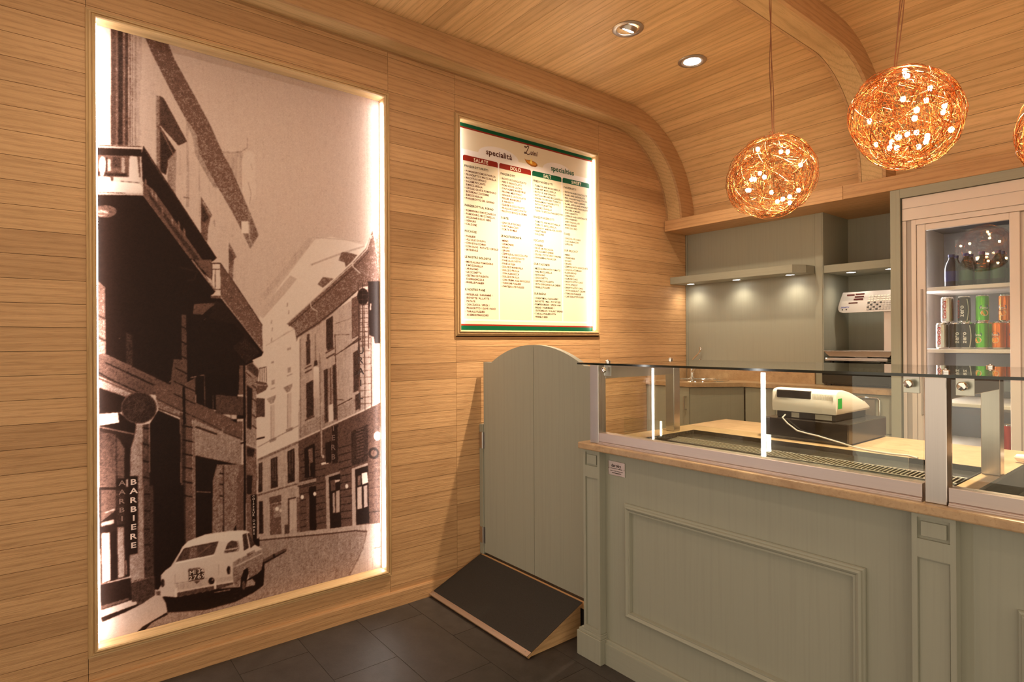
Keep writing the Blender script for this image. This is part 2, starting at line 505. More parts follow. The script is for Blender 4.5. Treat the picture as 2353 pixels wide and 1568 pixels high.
# ---- ribs: glued oak arches that follow the vault
RI = 0.602
def arch_board(parent, nm, mat, x0, x1, r0, r1, z_off=0.0):
    """one bent board of a rib: between radius r0 (below) and r1 (None: up to the vault boards)"""
    al = [math.pi/2*k/36 for k in range(37)]
    inner = [(-7.2, CZ0+r0)] + [(CY+r0*math.sin(a), CZ0+r0*math.cos(a)) for a in al] + [(CY+r0, 2.2508)]
    if r1 is None: outer = [(-7.2, ZC-0.0004)] + [arcp(a, -0.0004) for a in al] + [(CY+RA-0.0004, 2.2508)]
    else: outer = [(-7.2, CZ0+r1)] + [(CY+r1*math.sin(a), CZ0+r1*math.cos(a)) for a in al] + [(CY+r1, 2.2508)]
    n = len(inner); b = MB(); vs = []
    for k in range(n):
        (iy, iz), (oy, oz) = inner[k], outer[k]
        vs += [(x0, iy, iz), (x1, iy, iz), (x1, oy, oz), (x0, oy, oz)]
    fs = [(k*4+c, k*4+(c+1) % 4, (k+1)*4+(c+1) % 4, (k+1)*4+c) for k in range(n-1) for c in range(4)]
    fs += [(3, 2, 1, 0), tuple(range((n-1)*4, n*4))]
    b.add(vs, fs); o = b.build(nm, mat, parent, smooth=True)
    bm = bmesh.new(); bm.from_mesh(o.data); bmesh.ops.recalc_face_normals(bm, faces=bm.faces); bm.to_mesh(o.data); bm.free()
def rib(name, x0, x1):
    r = struct(name, ((x0+x1)/2, -1.0, 2.83))
    arch_board(r, 'rib_soffit', 'oak_soffit_lit', x0+0.016, x1-0.0185, RI+0.0015, RI+0.02)
    arch_board(r, 'rib_side', 'oak_side', x1-0.017, x1, RI, None)
    arch_board(r, 'rib_side', 'oak_side', x0, x0+0.0145, RI, None)
rib('trim_1', 0.001, 0.14); rib('trim_2', 1.339, 1.479); rib('trim_5', 2.678, 2.818)

# ---- beam that carries the vault: two fascia boards and a soffit
beam = struct('trim_3', (2.1, -0.13, 2.17))
B(0.006, 1.262, -0.27, -0.252, 2.17, 2.25, bev=0.0015).build('fascia_board', 'oak_x', beam)
B(1.2635, 4.2, -0.27, -0.252, 2.17, 2.25, bev=0.0015).build('fascia_board', 'oak_x', beam)
B(0.006, 4.2, -0.2515, 0.40, 2.172, 2.190).build('soffit_board', 'oak_x', beam)
B(0.006, 4.2, -0.2515, -0.03, 2.232, 2.249).build('top_board', 'oak_x', beam)

# ---- back wall: sage panel with a stile at its right edge, dark wall behind the niche and fridge
wall_back = B(-0.06, 4.2, 0.40, 0.46, 0.0, 3.1).build('wall_back', 'dark'); tag(wall_back, kind='structure')
B(0.018, 0.982, 0.004, 0.022, 1.0, 2.1715).build('wall_panel', 'sage', wall_back)
B(0.001, 0.016, 0.000, 0.022, 1.0, 2.1715).build('panel_stile', 'sage', wall_back)

tag(B(4.2, 4.26, -2.2, 0.46, 0.0, 3.1).build('light_block_right', 'oak_y'), kind='structure')  # unseen wall, added to keep ambient light off the right side

# ================================================================== downlights of the vault
def downlight(x, y, label, tilt=None, power=60.0, angle=150.0, blend=1.0, group=None, visible=True, rad=0.03):
    t = thing('downlight', label, 'downlight', (x, y, ZC), group)
    ring = MB().lathe([(0.078, -0.001), (0.080, -0.003), (0.076, -0.006), (0.062, -0.007), (0.058, -0.002), (0.057, 0.012)], (x, y, ZC), 40, cap=False)
    ring.build('trim_ring', 'nickel', t, smooth=True)
    L = D.lights.new('downlight_beam', 'SPOT'); L.energy = power; L.color = WARM
    L.spot_size = math.radians(angle); L.spot_blend = blend; L.shadow_soft_size = rad
    lo = D.objects.new('downlight_beam', L); COL.objects.link(lo); lo.parent = t
    if tilt is None:
        MB().lathe([(0.0, -0.0035), (0.03, -0.0038), (0.050, -0.0032), (0.056, -0.001)], (x, y, ZC), 36).build('lens', 'downlight', t, smooth=True)
        MB().lathe([(0.048, -0.0039), (0.0585, -0.0048), (0.0585, -0.002)], (x, y, ZC), 36, cap=False).build('reflector_rim', 'white', t, smooth=True)
        lo.location = (0, 0, -0.03); lo.rotation_euler = (0, 0, 0)
    else:
        d = (Vector(tilt)-Vector((x, y, ZC))).normalized()
        q = d.to_track_quat('-Z', 'Y')
        # swivelled lamp head seen in the open ring
        def R(p): return q @ p + Vector((x, y, ZC+0.002))
        MB().lathe([(0.0, -0.010), (0.034, -0.010), (0.036, -0.006)], (0, 0, 0), 32).xform(R).build('lens', 'downlight', t, smooth=True)
        MB().lathe([(0.037, -0.012), (0.044, -0.013), (0.046, 0.0), (0.046, 0.012)], (0, 0, 0), 32, cap=False).xform(R).build('lamp_head', 'nickel', t, smooth=True)
        MB().box(-0.044, 0.044, -0.006, 0.006, -0.016, -0.0125).xform(R).build('lamp_bridge', 'nickel', t)
        MB().lathe([(0.0, 0.0025), (0.056, 0.0025)], (x, y, ZC), 32).build('housing', 'black', t)
        lo.rotation_mode = 'QUATERNION'; lo.rotation_quaternion = q; lo.location = d*0.045
    return t
DL = 'round ceiling downlights'
downlight(0.752, -0.999, 'round ceiling downlight with a glowing frosted lens set flush', power=P_DOWN*2.4, angle=130, blend=1.0, group=DL)
downlight(0.754, -1.561, 'swivelled ceiling downlight turned towards the lit menu board', tilt=(0.0, -1.56, 1.42), power=P_MENU, angle=68, blend=1.0, group=DL, rad=0.02)
for (x, y, k) in DOWN_SPOTS:
    downlight(x, y, angle=84.0 if k > 3 else 150.0, label='round ceiling downlight in the run over the counter and shop floor', power=P_DOWN*k, group=DL)

# ================================================================== street photograph printed on the big wall panel
MX = -0.050                                    # plane of the print, behind the frame opening
MY0, MY1, MZ0, MZ1 = -3.756, -2.562, 0.197, 2.592
GW, GH, SS = 400, 802, 2
class Print:
    """paints tones (0 dark .. 1 light) from outlines given in photo pixels, laid onto the panel plane"""
    def __init__(s):
        s.w, s.h = GW*SS, GH*SS
        s.a = np.full((s.h, s.w), 0.66, dtype=np.float32)
        s.t = (0, 0, 1)
    def crop(s, x0, y0, k): s.t = (x0, y0, k)
    def uv(s, p):
        q = onplane(s.t[0]+p[0]*s.t[2], s.t[1]+p[1]*s.t[2], 'x', MX)
        return ((q.y-MY0)/(MY1-MY0)*s.w, (MZ1-q.z)/(MZ1-MZ0)*s.h)
    def mask(s, pts, raw=False):
        P = pts if raw else [s.uv(p) for p in pts]
        xs = [p[0] for p in P]; ys = [p[1] for p in P]
        x0, x1 = max(0, int(min(xs))-1), min(s.w, int(max(xs))+2)
        y0, y1 = max(0, int(min(ys))-1), min(s.h, int(max(ys))+2)
        if x1 <= x0 or y1 <= y0: return None
        X, Y = np.meshgrid(np.arange(x0, x1)+0.5, np.arange(y0, y1)+0.5)
        ins = np.zeros(X.shape, bool); n = len(P)
        for k in range(n):
            ax, ay = P[k]; bx, by = P[(k+1) % n]
            if ay == by: continue
            c = ((ay > Y) != (by > Y)) & (X < (bx-ax)*(Y-ay)/(by-ay)+ax)
            ins ^= c
        return (slice(y0, y1), slice(x0, x1)), ins, Y
    def poly(s, tone, pts, tone2=None, op=1.0):
        """tone2: tone at the lower end (a vertical change of tone in the picture itself)"""
        r = s.mask(pts)
        if r is None: return
        sl, ins, Y = r; cur = s.a[sl]
        v = tone
        if tone2 is not None:
            lo, hi = Y.min(), Y.max(); v = tone+(tone2-tone)*(Y-lo)/max(1, hi-lo)
        s.a[sl] = np.where(ins, cur*(1-op)+v*op, cur)
    def rect(s, tone, x0, y0, x1, y1, **k): s.poly(tone, [(x0, y0), (x1, y0), (x1, y1), (x0, y1)], **k)
    def line(s, tone, pts, w=1.2, op=1.0):
        """stroke, w in photo pixels"""
        k = w/s.t[2]/2
        for (a, b) in zip(pts[:-1], pts[1:]):
            dx, dy = b[0]-a[0], b[1]-a[1]; L = math.hypot(dx, dy) or 1
            nx, ny = -dy/L*k, dx/L*k
            s.poly(tone, [(a[0]+nx, a[1]+ny), (b[0]+nx, b[1]+ny), (b[0]-nx, b[1]-ny), (a[0]-nx, a[1]-ny)], op=op)
    def ell(s, tone, cx, cy, rx, ry, op=1.0):
        s.poly(tone, [(cx+rx*math.cos(2*math.pi*k/28), cy+ry*math.sin(2*math.pi*k/28)) for k in range(28)], op=op)
def fuzz(h, w, cell, amp):
    g = RNG.standard_normal((h//cell+2, w//cell+2)).astype(np.float32)
    yi = np.linspace(0, g.shape[0]-1.001, h); xi = np.linspace(0, g.shape[1]-1.001, w)
    y0 = yi.astype(int); x0 = xi.astype(int); fy = (yi-y0)[:, None]; fx = (xi-x0)[None, :]
    v = (g[y0][:, x0]*(1-fy)*(1-fx)+g[y0+1][:, x0]*fy*(1-fx)+g[y0][:, x0+1]*(1-fy)*fx+g[y0+1][:, x0+1]*fy*fx)
    return v*amp
def blur(a, n):
    for _ in range(n):
        a = (np.pad(a, ((1, 1), (0, 0)), 'edge')[:-2]+2*a+np.pad(a, ((1, 1), (0, 0)), 'edge')[2:])/4
        a = (np.pad(a, ((0, 0), (1, 1)), 'edge')[:, :-2]+2*a+np.pad(a, ((0, 0), (1, 1)), 'edge')[:, 2:])/4
    return a

def paint_street():
    p = Print()
    # --- sky and the pale house far down the street
    p.crop(0, 0, 1)
    p.poly(0.74, [(590, 740), (640, 660), (722, 552), (760, 545), (835, 565), (870, 520), (900, 520), (900, 1240), (580, 1240)])
    p.crop(560, 520, 0.3125)
    p.poly(0.62, [(120, 520), (470, 90), (500, 90), (470, 160), (150, 545)])
    p.poly(0.64, [(110, 650), (210, 520), (340, 365), (388, 390), (300, 500), (140, 680)])
    p.line(0.61, [(500, 85), (700, 100), (870, 120)], 1.5); p.line(0.55, [(490, 288), (600, 245), (700, 208), (880, 150)], 4, op=0.7)
    for (x, y) in ((320, 565), (330, 620), (205, 690), (210, 745), (205, 820)): p.line(0.52, [(x, y), (x-3, y+28)], 2.2)
    p.line(0.6, [(160, 880), (370, 755)], 1.5); p.line(0.62, [(200, 860), (330, 770)], 1.2)
    # --- left house: pale upper front
    p.crop(180, 0, 0.3188)
    p.poly(0.655, [(100, 100), (480, 255), (640, 560), (870, 1120), (1260, 1800), (1300, 2700), (100, 2700)])
    p.poly(0.72, [(100, 100), (250, 180), (250, 1060), (100, 1060)])
    for (x0, x1, t) in ((250, 285, .25), (285, 300, .40), (300, 335, .16), (335, 350, .45), (350, 372, .22), (380, 392, .40), (398, 408, .45), (416, 430, .50)):
        p.poly(t, [(x0, 150), (x1, 170), (x1, 1062), (x0, 1058)])
    p.poly(0.55, [(430, 240), (470, 260), (455, 1060), (430, 1060)], op=0.6)
    # eaves
    p.poly(0.37, [(480, 255), (645, 295), (700, 440), (860, 730), (960, 920), (1030, 1080), (1110, 1230), (1250, 1568), (1300, 1700), (1240, 1800), (1130, 1568), (1010, 1360), (880, 1120), (860, 980), (770, 850), (700, 720), (620, 560), (540, 400)], 0.44)
    p.poly(0.20, [(478, 255), (645, 295), (656, 325), (500, 285)])
    p.poly(0.47, [(775, 860), (860, 980), (880, 1120), (1010, 1360), (980, 1360), (850, 1130), (830, 1000)], op=0.7)
    p.poly(0.45, [(572, 700), (600, 705), (600, 1240), (572, 1240)])
    p.poly(0.24, [(598, 704), (625, 720), (790, 1030), (730, 1060), (600, 915)])
    p.poly(0.17, [(600, 925), (712, 1100), (690, 1160), (655, 1190), (640, 1270), (600, 1245)])
    p.line(0.45, [(604, 940), (700, 1140)], 2.0); p.poly(0.50, [(655, 1160), (715, 1090), (710, 1420), (650, 1330)])
    for x in (790, 800): p.line(0.50, [(x, 900), (x, 1500)], 1.6)
    p.line(0.52, [(875, 1130), (880, 1568)], 1.6); p.line(0.58, [(740, 1100), (745, 1450)], 1.2)
    p.line(0.40, [(765, 1428), (806, 1436)], 2.5)
    # turret behind the eaves
    p.poly(0.60, [(1035, 1100), (1180, 1100), (1195, 1140), (1180, 1380), (1110, 1230)])
    p.line(0.50, [(1040, 1102), (1110, 1112), (1180, 1100), (1220, 1072), (1220, 1005)], 2.0)
    p.poly(0.69, [(1180, 1160), (1195, 1110), (1235, 1092), (1270, 1115), (1280, 1400), (1230, 1500), (1180, 1380)])
    p.line(0.55, [(1225, 1320), (1245, 1400), (1235, 1480)], 1.8); p.line(0.56, [(1240, 1185), (1258, 1235)], 1.5)
    # --- first balcony
    p.crop(210, 320, 0.19134)
    p.poly(0.72, [(40, 80), (620, 100), (640, 95), (625, 138), (40, 118)]); p.line(0.20, [(80, 92), (620, 108)], 2.0)
    p.poly(0.10, [(40, 118), (625, 138), (620, 225), (40, 215)])
    p.poly(0.34, [(40, 205), (600, 222), (610, 470), (40, 470)])
    p.ell(0.86, 160, 330, 38, 105); p.poly(0.62, [(215, 250), (255, 260), (260, 400), (215, 400)]); p.poly(0.55, [(385, 240), (425, 240), (425, 440), (385, 440)])
    p.poly(0.12, [(200, 230), (215, 240), (215, 410), (195, 410)]); p.poly(0.16, [(75, 410), (450, 425), (450, 465), (75, 450)])
    p.ell(0.86, 155, 430, 22, 30); p.poly(0.22, [(280, 230), (370, 230), (380, 360), (270, 360)])
    p.poly(0.72, [(60, 465), (470, 470), (480, 215), (570, 225), (600, 530), (60, 520)]); p.poly(0.28, [(250, 465), (290, 465), (285, 520), (265, 520)])
    p.poly(0.80, [(40, 515), (590, 535), (645, 600), (630, 660), (40, 650)], 0.70)
    p.line(0.25, [(375, 520), (600, 540)], 1.3); p.poly(0.62, [(60, 640), (645, 665), (650, 692), (110, 680)]); p.line(0.25, [(120, 650), (430, 662)], 1.6)
    p.poly(0.09, [(645, 100), (1510, 1435), (1440, 1490), (1460, 1700), (1230, 1520), (640, 700), (640, 560), (620, 200)])
    p.poly(0.33, [(640, 520), (760, 620), (1000, 960), (1420, 1568), (1290, 1568), (960, 1110), (640, 690)])
    p.poly(0.13, [(700, 620), (780, 740), (1000, 1040), (1350, 1500), (1390, 1568), (1330, 1568), (1000, 1120), (720, 720)], op=0.7)
    for (x, y) in ((670, 520), (745, 640), (795, 690), (870, 860), (985, 980), (1065, 1030), (1130, 1120)):
        p.poly(0.50, [(x-12, y-50), (x+10, y-10), (x+14, y+80), (x-10, y+40)], op=0.8)
    p.line(0.52, [(640, 690), (1290, 1575)], 2.8); p.line(0.46, [(660, 150), (1480, 1400)], 1.4); p.line(0.06, [(640, 105), (1505, 1435)], 2.2)
    p.poly(0.065, [(40, 680), (640, 690), (1290, 1568), (1300, 1700), (40, 1700)])
    p.ell(0.34, 190, 880, 140, 75, op=0.8); p.ell(0.52, 150, 900, 80, 40, op=0.8); p.line(0.2, [(80, 905), (260, 915)], 1.5)
    p.poly(0.34, [(1325, 700), (1460, 925), (1435, 960), (1410, 1080), (1400, 1250), (1325, 1150)], 0.40)
    p.poly(0.20, [(1335, 790), (1420, 950), (1380, 1010), (1330, 990)]); p.line(0.58, [(1340, 760), (1445, 930)], 1.6)
    p.poly(0.42, [(1655, 1240), (1748, 1420), (1715, 1450), (1700, 1800), (1650, 1800)]); p.poly(0.30, [(1660, 1330), (1720, 1440), (1690, 1480), (1660, 1470)])
    p.poly(0.73, [(1805, 995), (1885, 995), (1895, 1140), (1805, 1140)]); p.line(0.55, [(1895, 1000), (1900, 1200), (1945, 1300)], 2.5)
    p.poly(0.46, [(1890, 880), (1920, 900), (1900, 990), (1880, 985)])
    p.line(0.53, [(1480, 980), (1490, 1060)], 3)
    # --- deep shade under the balconies, second balcony
    p.crop(210, 600, 0.19134)
    p.poly(0.065, [(40, -20), (1240, -20), (1515, 380), (1440, 415), (1440, 445), (1565, 455), (2065, 1095), (2030, 1165), (1860, 1255), (1780, 1255), (1780, 1600), (40, 1600)])
    p.line(0.50, [(1215, -10), (1515, 385)], 4)
    p.poly(0.34, [(1245, -10), (1450, -10), (1450, 250), (1440, 220)])
    p.poly(0.70, [(1450, 30), (1560, 30), (1555, 400), (1500, 360), (1450, 260)]); p.line(0.15, [(1450, 35), (1560, 35)], 2); p.line(0.15, [(1450, 105), (1555, 105)], 1.6); p.line(0.2, [(1495, 105), (1492, 340)], 1.4); p.line(0.22, [(1455, 30), (1455, 280)], 1.5)
    p.line(0.2, [(1490, 345), (1560, 345)], 1.6); p.poly(0.70, [(1500, 365), (1560, 365), (1555, 415), (1450, 420)])
    p.poly(0.36, [(1440, 420), (1560, 420), (1560, 455), (1440, 448)])
    p.poly(0.34, [(1550, 35), (1700, 240), (1920, 570), (2052, 775), (2055, 1075), (1560, 425)], 0.42)
    p.line(0.18, [(1555, 35), (1700, 240), (1920, 570), (2052, 775)], 1.8); p.line(0.52, [(1560, 430), (2062, 1090)], 2.0)
    p.poly(0.30, [(1240, 520), (1540, 500), (1440, 560), (1340, 650), (1230, 640)]); p.line(0.5, [(1255, 530), (1248, 575)], 1.6)
    p.poly(0.12, [(1500, 470), (1600, 520), (2020, 1100), (1880, 1220), (1700, 1040), (1850, 900), (1720, 760), (1420, 690)], op=0.8)
    p.poly(0.16, [(1700, 1030), (1850, 930), (2020, 1090), (1860, 1230)], op=0.8)
    p.line(0.2, [(1060, 80), (1280, 130), (1250, 230), (1160, 240)], 3, op=0.6); p.line(0.34, [(1360, 710), (1390, 690)], 1.8)
    p.poly(0.36, [(60, 200), (190, 320), (200, 1110), (180, 1210), (40, 1140), (40, 300)], 0.50)
    for y in (640, 900): p.line(0.12, [(60, y-10), (195, y+60)], 3)
    p.poly(0.27, [(1090, 640), (1150, 650), (1165, 1480), (1100, 1480)]); p.poly(0.30, [(1000, 1180), (1160, 1180), (1160, 1600), (960, 1600), (970, 1400)])
    for y in (800, 980, 1155, 1330): p.line(0.07, [(1020, y-50), (1165, y+25)], 2.4)
    p.line(0.05, [(1185, 560), (1185, 1440)], 6); p.line(0.05, [(1130, 1500), (1190, 1440)], 5); p.line(0.05, [(1120, 1490), (1120, 1600)], 6)
    p.line(0.6, [(1200, 1398), (1362, 1368)], 2.2); p.line(0.35, [(1365, 1368), (1370, 1568)], 2); p.ell(0.6, 360, 930, 10, 4); p.line(0.5, [(945, 1455), (970, 1440)], 2)
    p.poly(0.17, [(440, 850), (520, 900), (520, 1300), (440, 1250)])
    # ledges running down to the right
    p.poly(0.34, [(190, 1110), (440, 1230), (1000, 1500), (1000, 1600), (600, 1600), (190, 1420), (40, 1300), (40, 1140)], 0.28)
    p.line(0.08, [(190, 1215), (560, 1390), (1000, 1600)], 3); p.line(0.10, [(40, 1295), (300, 1440), (640, 1600)], 3.5); p.line(0.62, [(40, 1345), (560, 1600)], 3); p.line(0.14, [(70, 1385), (520, 1610)], 2.6)
    # corner with drainpipe and the balcony beyond
    p.poly(0.34, [(1785, 1255), (1850, 1250), (1850, 1600), (1770, 1600)]); p.poly(0.48, [(1850, 1255), (1930, 1215), (2015, 1310), (1985, 1600), (1850, 1600)])
    p.poly(0.24, [(1870, 1255), (1930, 1220), (2010, 1310), (2000, 1400), (1880, 1300)]); p.line(0.08, [(1836, 1240), (1836, 1600)], 4.2)
    for y in (1330, 1420): p.line(0.12, [(1855, y), (1990, y+130)], 2)
    p.poly(0.72, [(1930, 1190), (2040, 1140), (2040, 1300), (2020, 1300)])
    for x in (2025, 2050, 2075, 2098): p.line(0.28, [(x, 1280), (x, 1450)], 1.5)
    p.line(0.22, [(2010, 1290), (2100, 1270)], 1.8); p.poly(0.33, [(1990, 1440), (2105, 1460), (2120, 1500), (2090, 1550), (1990, 1600)]); p.line(0.6, [(1990, 1485), (2120, 1490)], 1.6)
    # --- street level of the left house
    p.crop(210, 860, 0.19134)
    p.poly(0.34, [(760, 130), (1100, 130), (1260, 40), (1260, 330), (1760, 560), (1820, 560), (1820, 800), (1240, 560), (1100, 440), (800, 290)], 0.36)
    p.poly(0.05, [(1270, 20), (1760, 0), (1750, 580), (1680, 540), (2080, 500), (1460, 420), (1270, 340)])
    p.line(0.34, [(1365, 10), (1372, 375)], 2.2); p.line(0.36, [(1468, 250), (1468, 430)], 2); p.poly(0.25, [(1500, 240), (2080, 290), (2080, 510), (1500, 470)]); p.line(0.3, [(1680, 340), (1680, 540)], 2)
    for y in (110, 260, 420): p.line(0.08, [(1000, y-30), (1260, y+95)], 2.4)
    p.poly(0.55, [(90, 15), (560, 215), (440, 270), (120, 160), (60, 120)], 0.44); p.line(0.16, [(80, 30), (520, 220)], 2.4); p.line(0.14, [(100, 5), (640, 230)], 2)
    p.poly(0.44, [(790, 280), (1100, 440), (1100, 520), (820, 420)]); p.line(0.12, [(800, 290), (1100, 440)], 2.2); p.line(0.12, [(820, 410), (1080, 510)], 2)
    p.poly(0.055, [(118, 160), (450, 275), (440, 440), (345, 455), (118, 475)]); p.poly(0.055, [(345, 450), (560, 600), (540, 720), (118, 620), (118, 560)])
    p.poly(0.90, [(40, 60), (118, 150), (122, 2080), (60, 2080)], 0.95)
    p.poly(0.10, [(120, 630), (540, 720), (490, 900), (485, 1220), (430, 1230), (420, 2080), (120, 2080)]); p.line(0.45, [(150, 628), (540, 712)], 2.2)
    p.poly(0.20, [(130, 680), (320, 720), (320, 1330), (130, 1330)], 0.30); p.poly(0.28, [(330, 740), (420, 880), (420, 1240), (335, 1240)]); p.poly(0.07, [(430, 800), (490, 900), (480, 1250), (430, 1250)])
    p.line(0.5, [(130, 1335), (450, 1345)], 2.0); p.poly(0.07, [(320, 1250), (440, 1240), (440, 2080), (320, 2080)])
    p.poly(0.88, [(50, 482), (345, 455), (356, 575), (75, 617)]); p.line(0.55, [(170, 528), (335, 498)], 3.5, op=0.6); p.line(0.55, [(180, 578), (340, 552)], 3, op=0.6); p.line(0.2, [(60, 475), (370, 440)], 1.5)
    p.ell(0.30, 590, 400, 212, 190); p.ell(0.16, 590, 400, 202, 180); p.ell(0.20, 560, 380, 120, 90, op=0.5)
    p.poly(0.055, [(720, 590), (820, 430), (1075, 540), (1095, 2080), (720, 2080)]); p.poly(0.22, [(635, 600), (712, 590), (720, 2080), (640, 2080)])
    for y in (640, 835, 1035, 1230, 1440): p.line(0.05, [(635, y-8), (712, y+12)], 3)
    for y in (690, 900, 1090, 1300): p.ell(0.32, 672, y+20, 22, 60, op=0.7)
    p.poly(0.50, [(555, 600), (632, 598), (640, 2080), (572, 2080), (572, 1215), (485, 1205), (490, 900), (540, 720)], 0.46)
    p.poly(0.28, [(1080, 460), (1110, 470), (1115, 2080), (1090, 2080)]); p.poly(0.36, [(1110, 470), (1220, 490), (1230, 2080), (1110, 2080)]); p.poly(0.10, [(1105, 610), (1145, 620), (1150, 2080), (1110, 2080)], op=0.7)
    for y in (610, 780, 945, 1105, 1275, 1440): p.line(0.05, [(1105, y), (1228, y+25)], 3)
    p.line(0.05, [(1120, 150), (1130, 600)], 6); p.poly(0.42, [(1228, 560), (1250, 570), (1258, 2080), (1230, 2080)])
    p.poly(0.52, [(1240, 540), (1810, 790), (1800, 1085), (1255, 965)], 0.48); p.line(0.10, [(1260, 625), (1515, 715)], 3.4); p.line(0.10, [(2080, 750), (1795, 825)], 3.4); p.line(0.14, [(1240, 500), (1560, 660)], 2); p.line(0.14, [(1590, 690), (1810, 770)], 2); p.line(0.5, [(1580, 650), (1580, 740)], 2)
    p.poly(0.06, [(1258, 968), (1795, 1085), (1760, 2080), (1262, 2080)]); p.poly(0.44, [(1515, 1075), (2080, 1080), (1605, 2080), (1455, 2080), (1465, 1260)]); p.line(0.06, [(1590, 1090), (1592, 2080)], 2)
    for y in (1180, 1310, 1450): p.line(0.06, [(1545, y), (1590, y+8)], 3)
    p.poly(0.38, [(1795, 1090), (1825, 1100), (1830, 2080), (1740, 2080), (1750, 1270)]); p.line(0.5, [(1268, 1400), (1440, 1408)], 2); p.line(0.5, [(1615, 1418), (1735, 1425)], 2)
    p.line(0.06, [(1840, -10), (1845, 2080)], 5.0); p.poly(0.46, [(1855, 0), (1980, 60), (1985, 880), (1860, 830)], 0.50); p.poly(0.12, [(1870, 130), (1935, 175), (1920, 660), (1870, 640)]); p.poly(0.40, [(1860, 840), (1985, 890), (1990, 2080), (1865, 2080)]); p.poly(0.16, [(1870, 860), (1965, 895), (1945, 990), (1870, 980)]); p.poly(0.12, [(1865, 1200), (1935, 1210), (1925, 1430), (1865, 1430)])
    for y in (170, 330, 520, 650): p.line(0.12, [(1930, y-40), (1985, y)], 2)
    # lower shop window, sill, steps
    p.crop(210, 1120, 0.33493)
    p.poly(0.09, [(70, -10), (275, -10), (275, 600), (80, 650)]); p.poly(0.30, [(80, 10), (180, 10), (180, 150), (80, 230)]); p.poly(0.60, [(80, 235), (170, 210), (170, 240), (80, 260)]); p.poly(0.70, [(110, 160), (175, 135), (175, 150), (110, 170)], op=0.7)
    p.poly(0.62, [(85, 305), (142, 300), (146, 625), (88, 645)], 0.70); p.poly(0.46, [(192, 265), (238, 262), (242, 600), (195, 612)], 0.55); p.poly(0.05, [(148, 300), (190, 290), (190, 610), (148, 620)]); p.line(0.5, [(250, 490), (254, 590)], 3)
    p.poly(0.16, [(185, 10), (240, 10), (240, 240), (185, 250)])
    p.poly(0.46, [(275, 440), (330, 440), (330, -20), (368, -20), (374, 620), (282, 640)], 0.50); p.poly(0.20, [(368, -20), (435, -20), (440, 600), (374, 615)]); p.poly(0.045, [(435, -20), (640, -20), (645, 380), (560, 520), (470, 690), (440, 690)])
    for y in (40, 155, 280, 385): p.line(0.06, [(370, y), (412, y)], 3)
    p.poly(0.06, [(262, -84), (330, -84), (330, 442), (270, 455)])
    p.poly(0.07, [(75, 655), (282, 610), (290, 760), (80, 830)]); p.poly(0.20, [(282, 645), (445, 600), (447, 735), (345, 800), (290, 770)]); p.line(0.36, [(300, 632), (440, 600)], 2)
    p.poly(0.30, [(80, 800), (270, 745), (270, 760), (85, 822)]); p.poly(0.66, [(75, 855), (322, 768), (326, 786), (80, 878)]); p.poly(0.06, [(80, 880), (330, 788), (345, 800), (90, 910)])
    p.poly(0.98, [(30, 640), (76, 655), (76, 950), (30, 950)])
    # --- roadway, kerbs
    p.crop(340, 1190, 0.27907)
    p.poly(0.50, [(905, 185), (920, 178), (1290, 125), (1700, 40), (1970, 60), (2100, 500), (2100, 1000), (-500, 1300), (-200, 1000), (120, 780), (170, 660), (560, 560), (880, 420)], 0.50)
    p.poly(0.64, [(-480, 1100), (-450, 900), (-30, 690), (115, 590), (170, 700), (165, 770), (-60, 900), (-200, 1100)], 0.68); p.poly(0.07, [(-200, 1060), (-30, 880), (165, 765), (175, 780), (40, 850), (-150, 1060)])
    p.poly(0.10, [(75, 590), (130, 590), (125, 625), (80, 625)], op=0.6)
    # pavement on the far side
    p.crop(560, 1000, 0.2901)
    p.poly(0.58, [(110, 790), (520, 745), (870, 705), (1070, 690), (1070, 760), (985, 770), (960, 745), (880, 748), (120, 822)]); p.line(0.20, [(120, 825), (690, 772), (880, 750), (965, 758)], 2.4); p.line(0.12, [(120, 800), (130, 790)], 3)
    p.poly(0.60, [(970, 760), (1070, 740), (1070, 1100), (840, 1100), (940, 900)]); p.line(0.44, [(965, 765), (930, 900), (830, 1100)], 2); p.line(0.35, [(1020, 890), (1070, 880)], 2)
    # --- right hand houses
    p.poly(0.60, [(108, 185), (430, 45), (445, 700), (430, 770), (108, 800)], 0.56); p.poly(0.45, [(108, 185), (430, 40), (430, 62), (112, 205)])
    for y in (250, 300, 350, 400): p.line(0.52, [(110, y+30), (440, y-60)], 1.0)
    for q in ([(118, 220), (145, 210), (147, 440), (118, 448)], [(214, 185), (264, 165), (268, 405), (216, 418)], [(344, 125), (398, 100), (402, 360), (346, 376)]): p.poly(0.16, q)
    for (x, y0, y1) in ((132, 220, 380), (230, 190, 360), (248, 180, 360), (362, 130, 300), (382, 120, 280)): p.line(0.36, [(x, y0), (x, y1)], 1.6)
    p.line(0.40, [(112, 470), (440, 375)], 4); p.poly(0.30, [(202, 490), (294, 465), (294, 520), (204, 540)]); p.poly(0.36, [(204, 545), (292, 525), (296, 775), (208, 785)]); p.poly(0.48, [(230, 560), (290, 545), (292, 640), (232, 650)]); p.ell(0.78, 262, 578, 14, 16); p.ell(0.7, 290, 592, 10, 12)
    p.poly(0.22, [(348, 495), (412, 485), (412, 500), (358, 510), (360, 770), (350, 770)]); p.poly(0.62, [(360, 505), (412, 492), (414, 690), (362, 760)]); p.poly(0.14, [(120, 520), (150, 515), (155, 770), (122, 775)]); p.poly(0.24, [(322, 705), (356, 700), (356, 770), (322, 775)])
    p.poly(0.40, [(415, 490), (445, 480), (445, 760), (420, 765)])
    p.poly(0.27, [(430, 40), (1070, -260), (1070, 690), (880, 708), (520, 748), (440, 762)], 0.31)
    for k in range(12): p.line(0.10, [(445, 150+k*52), (640, 100+k*53)], 1.6)
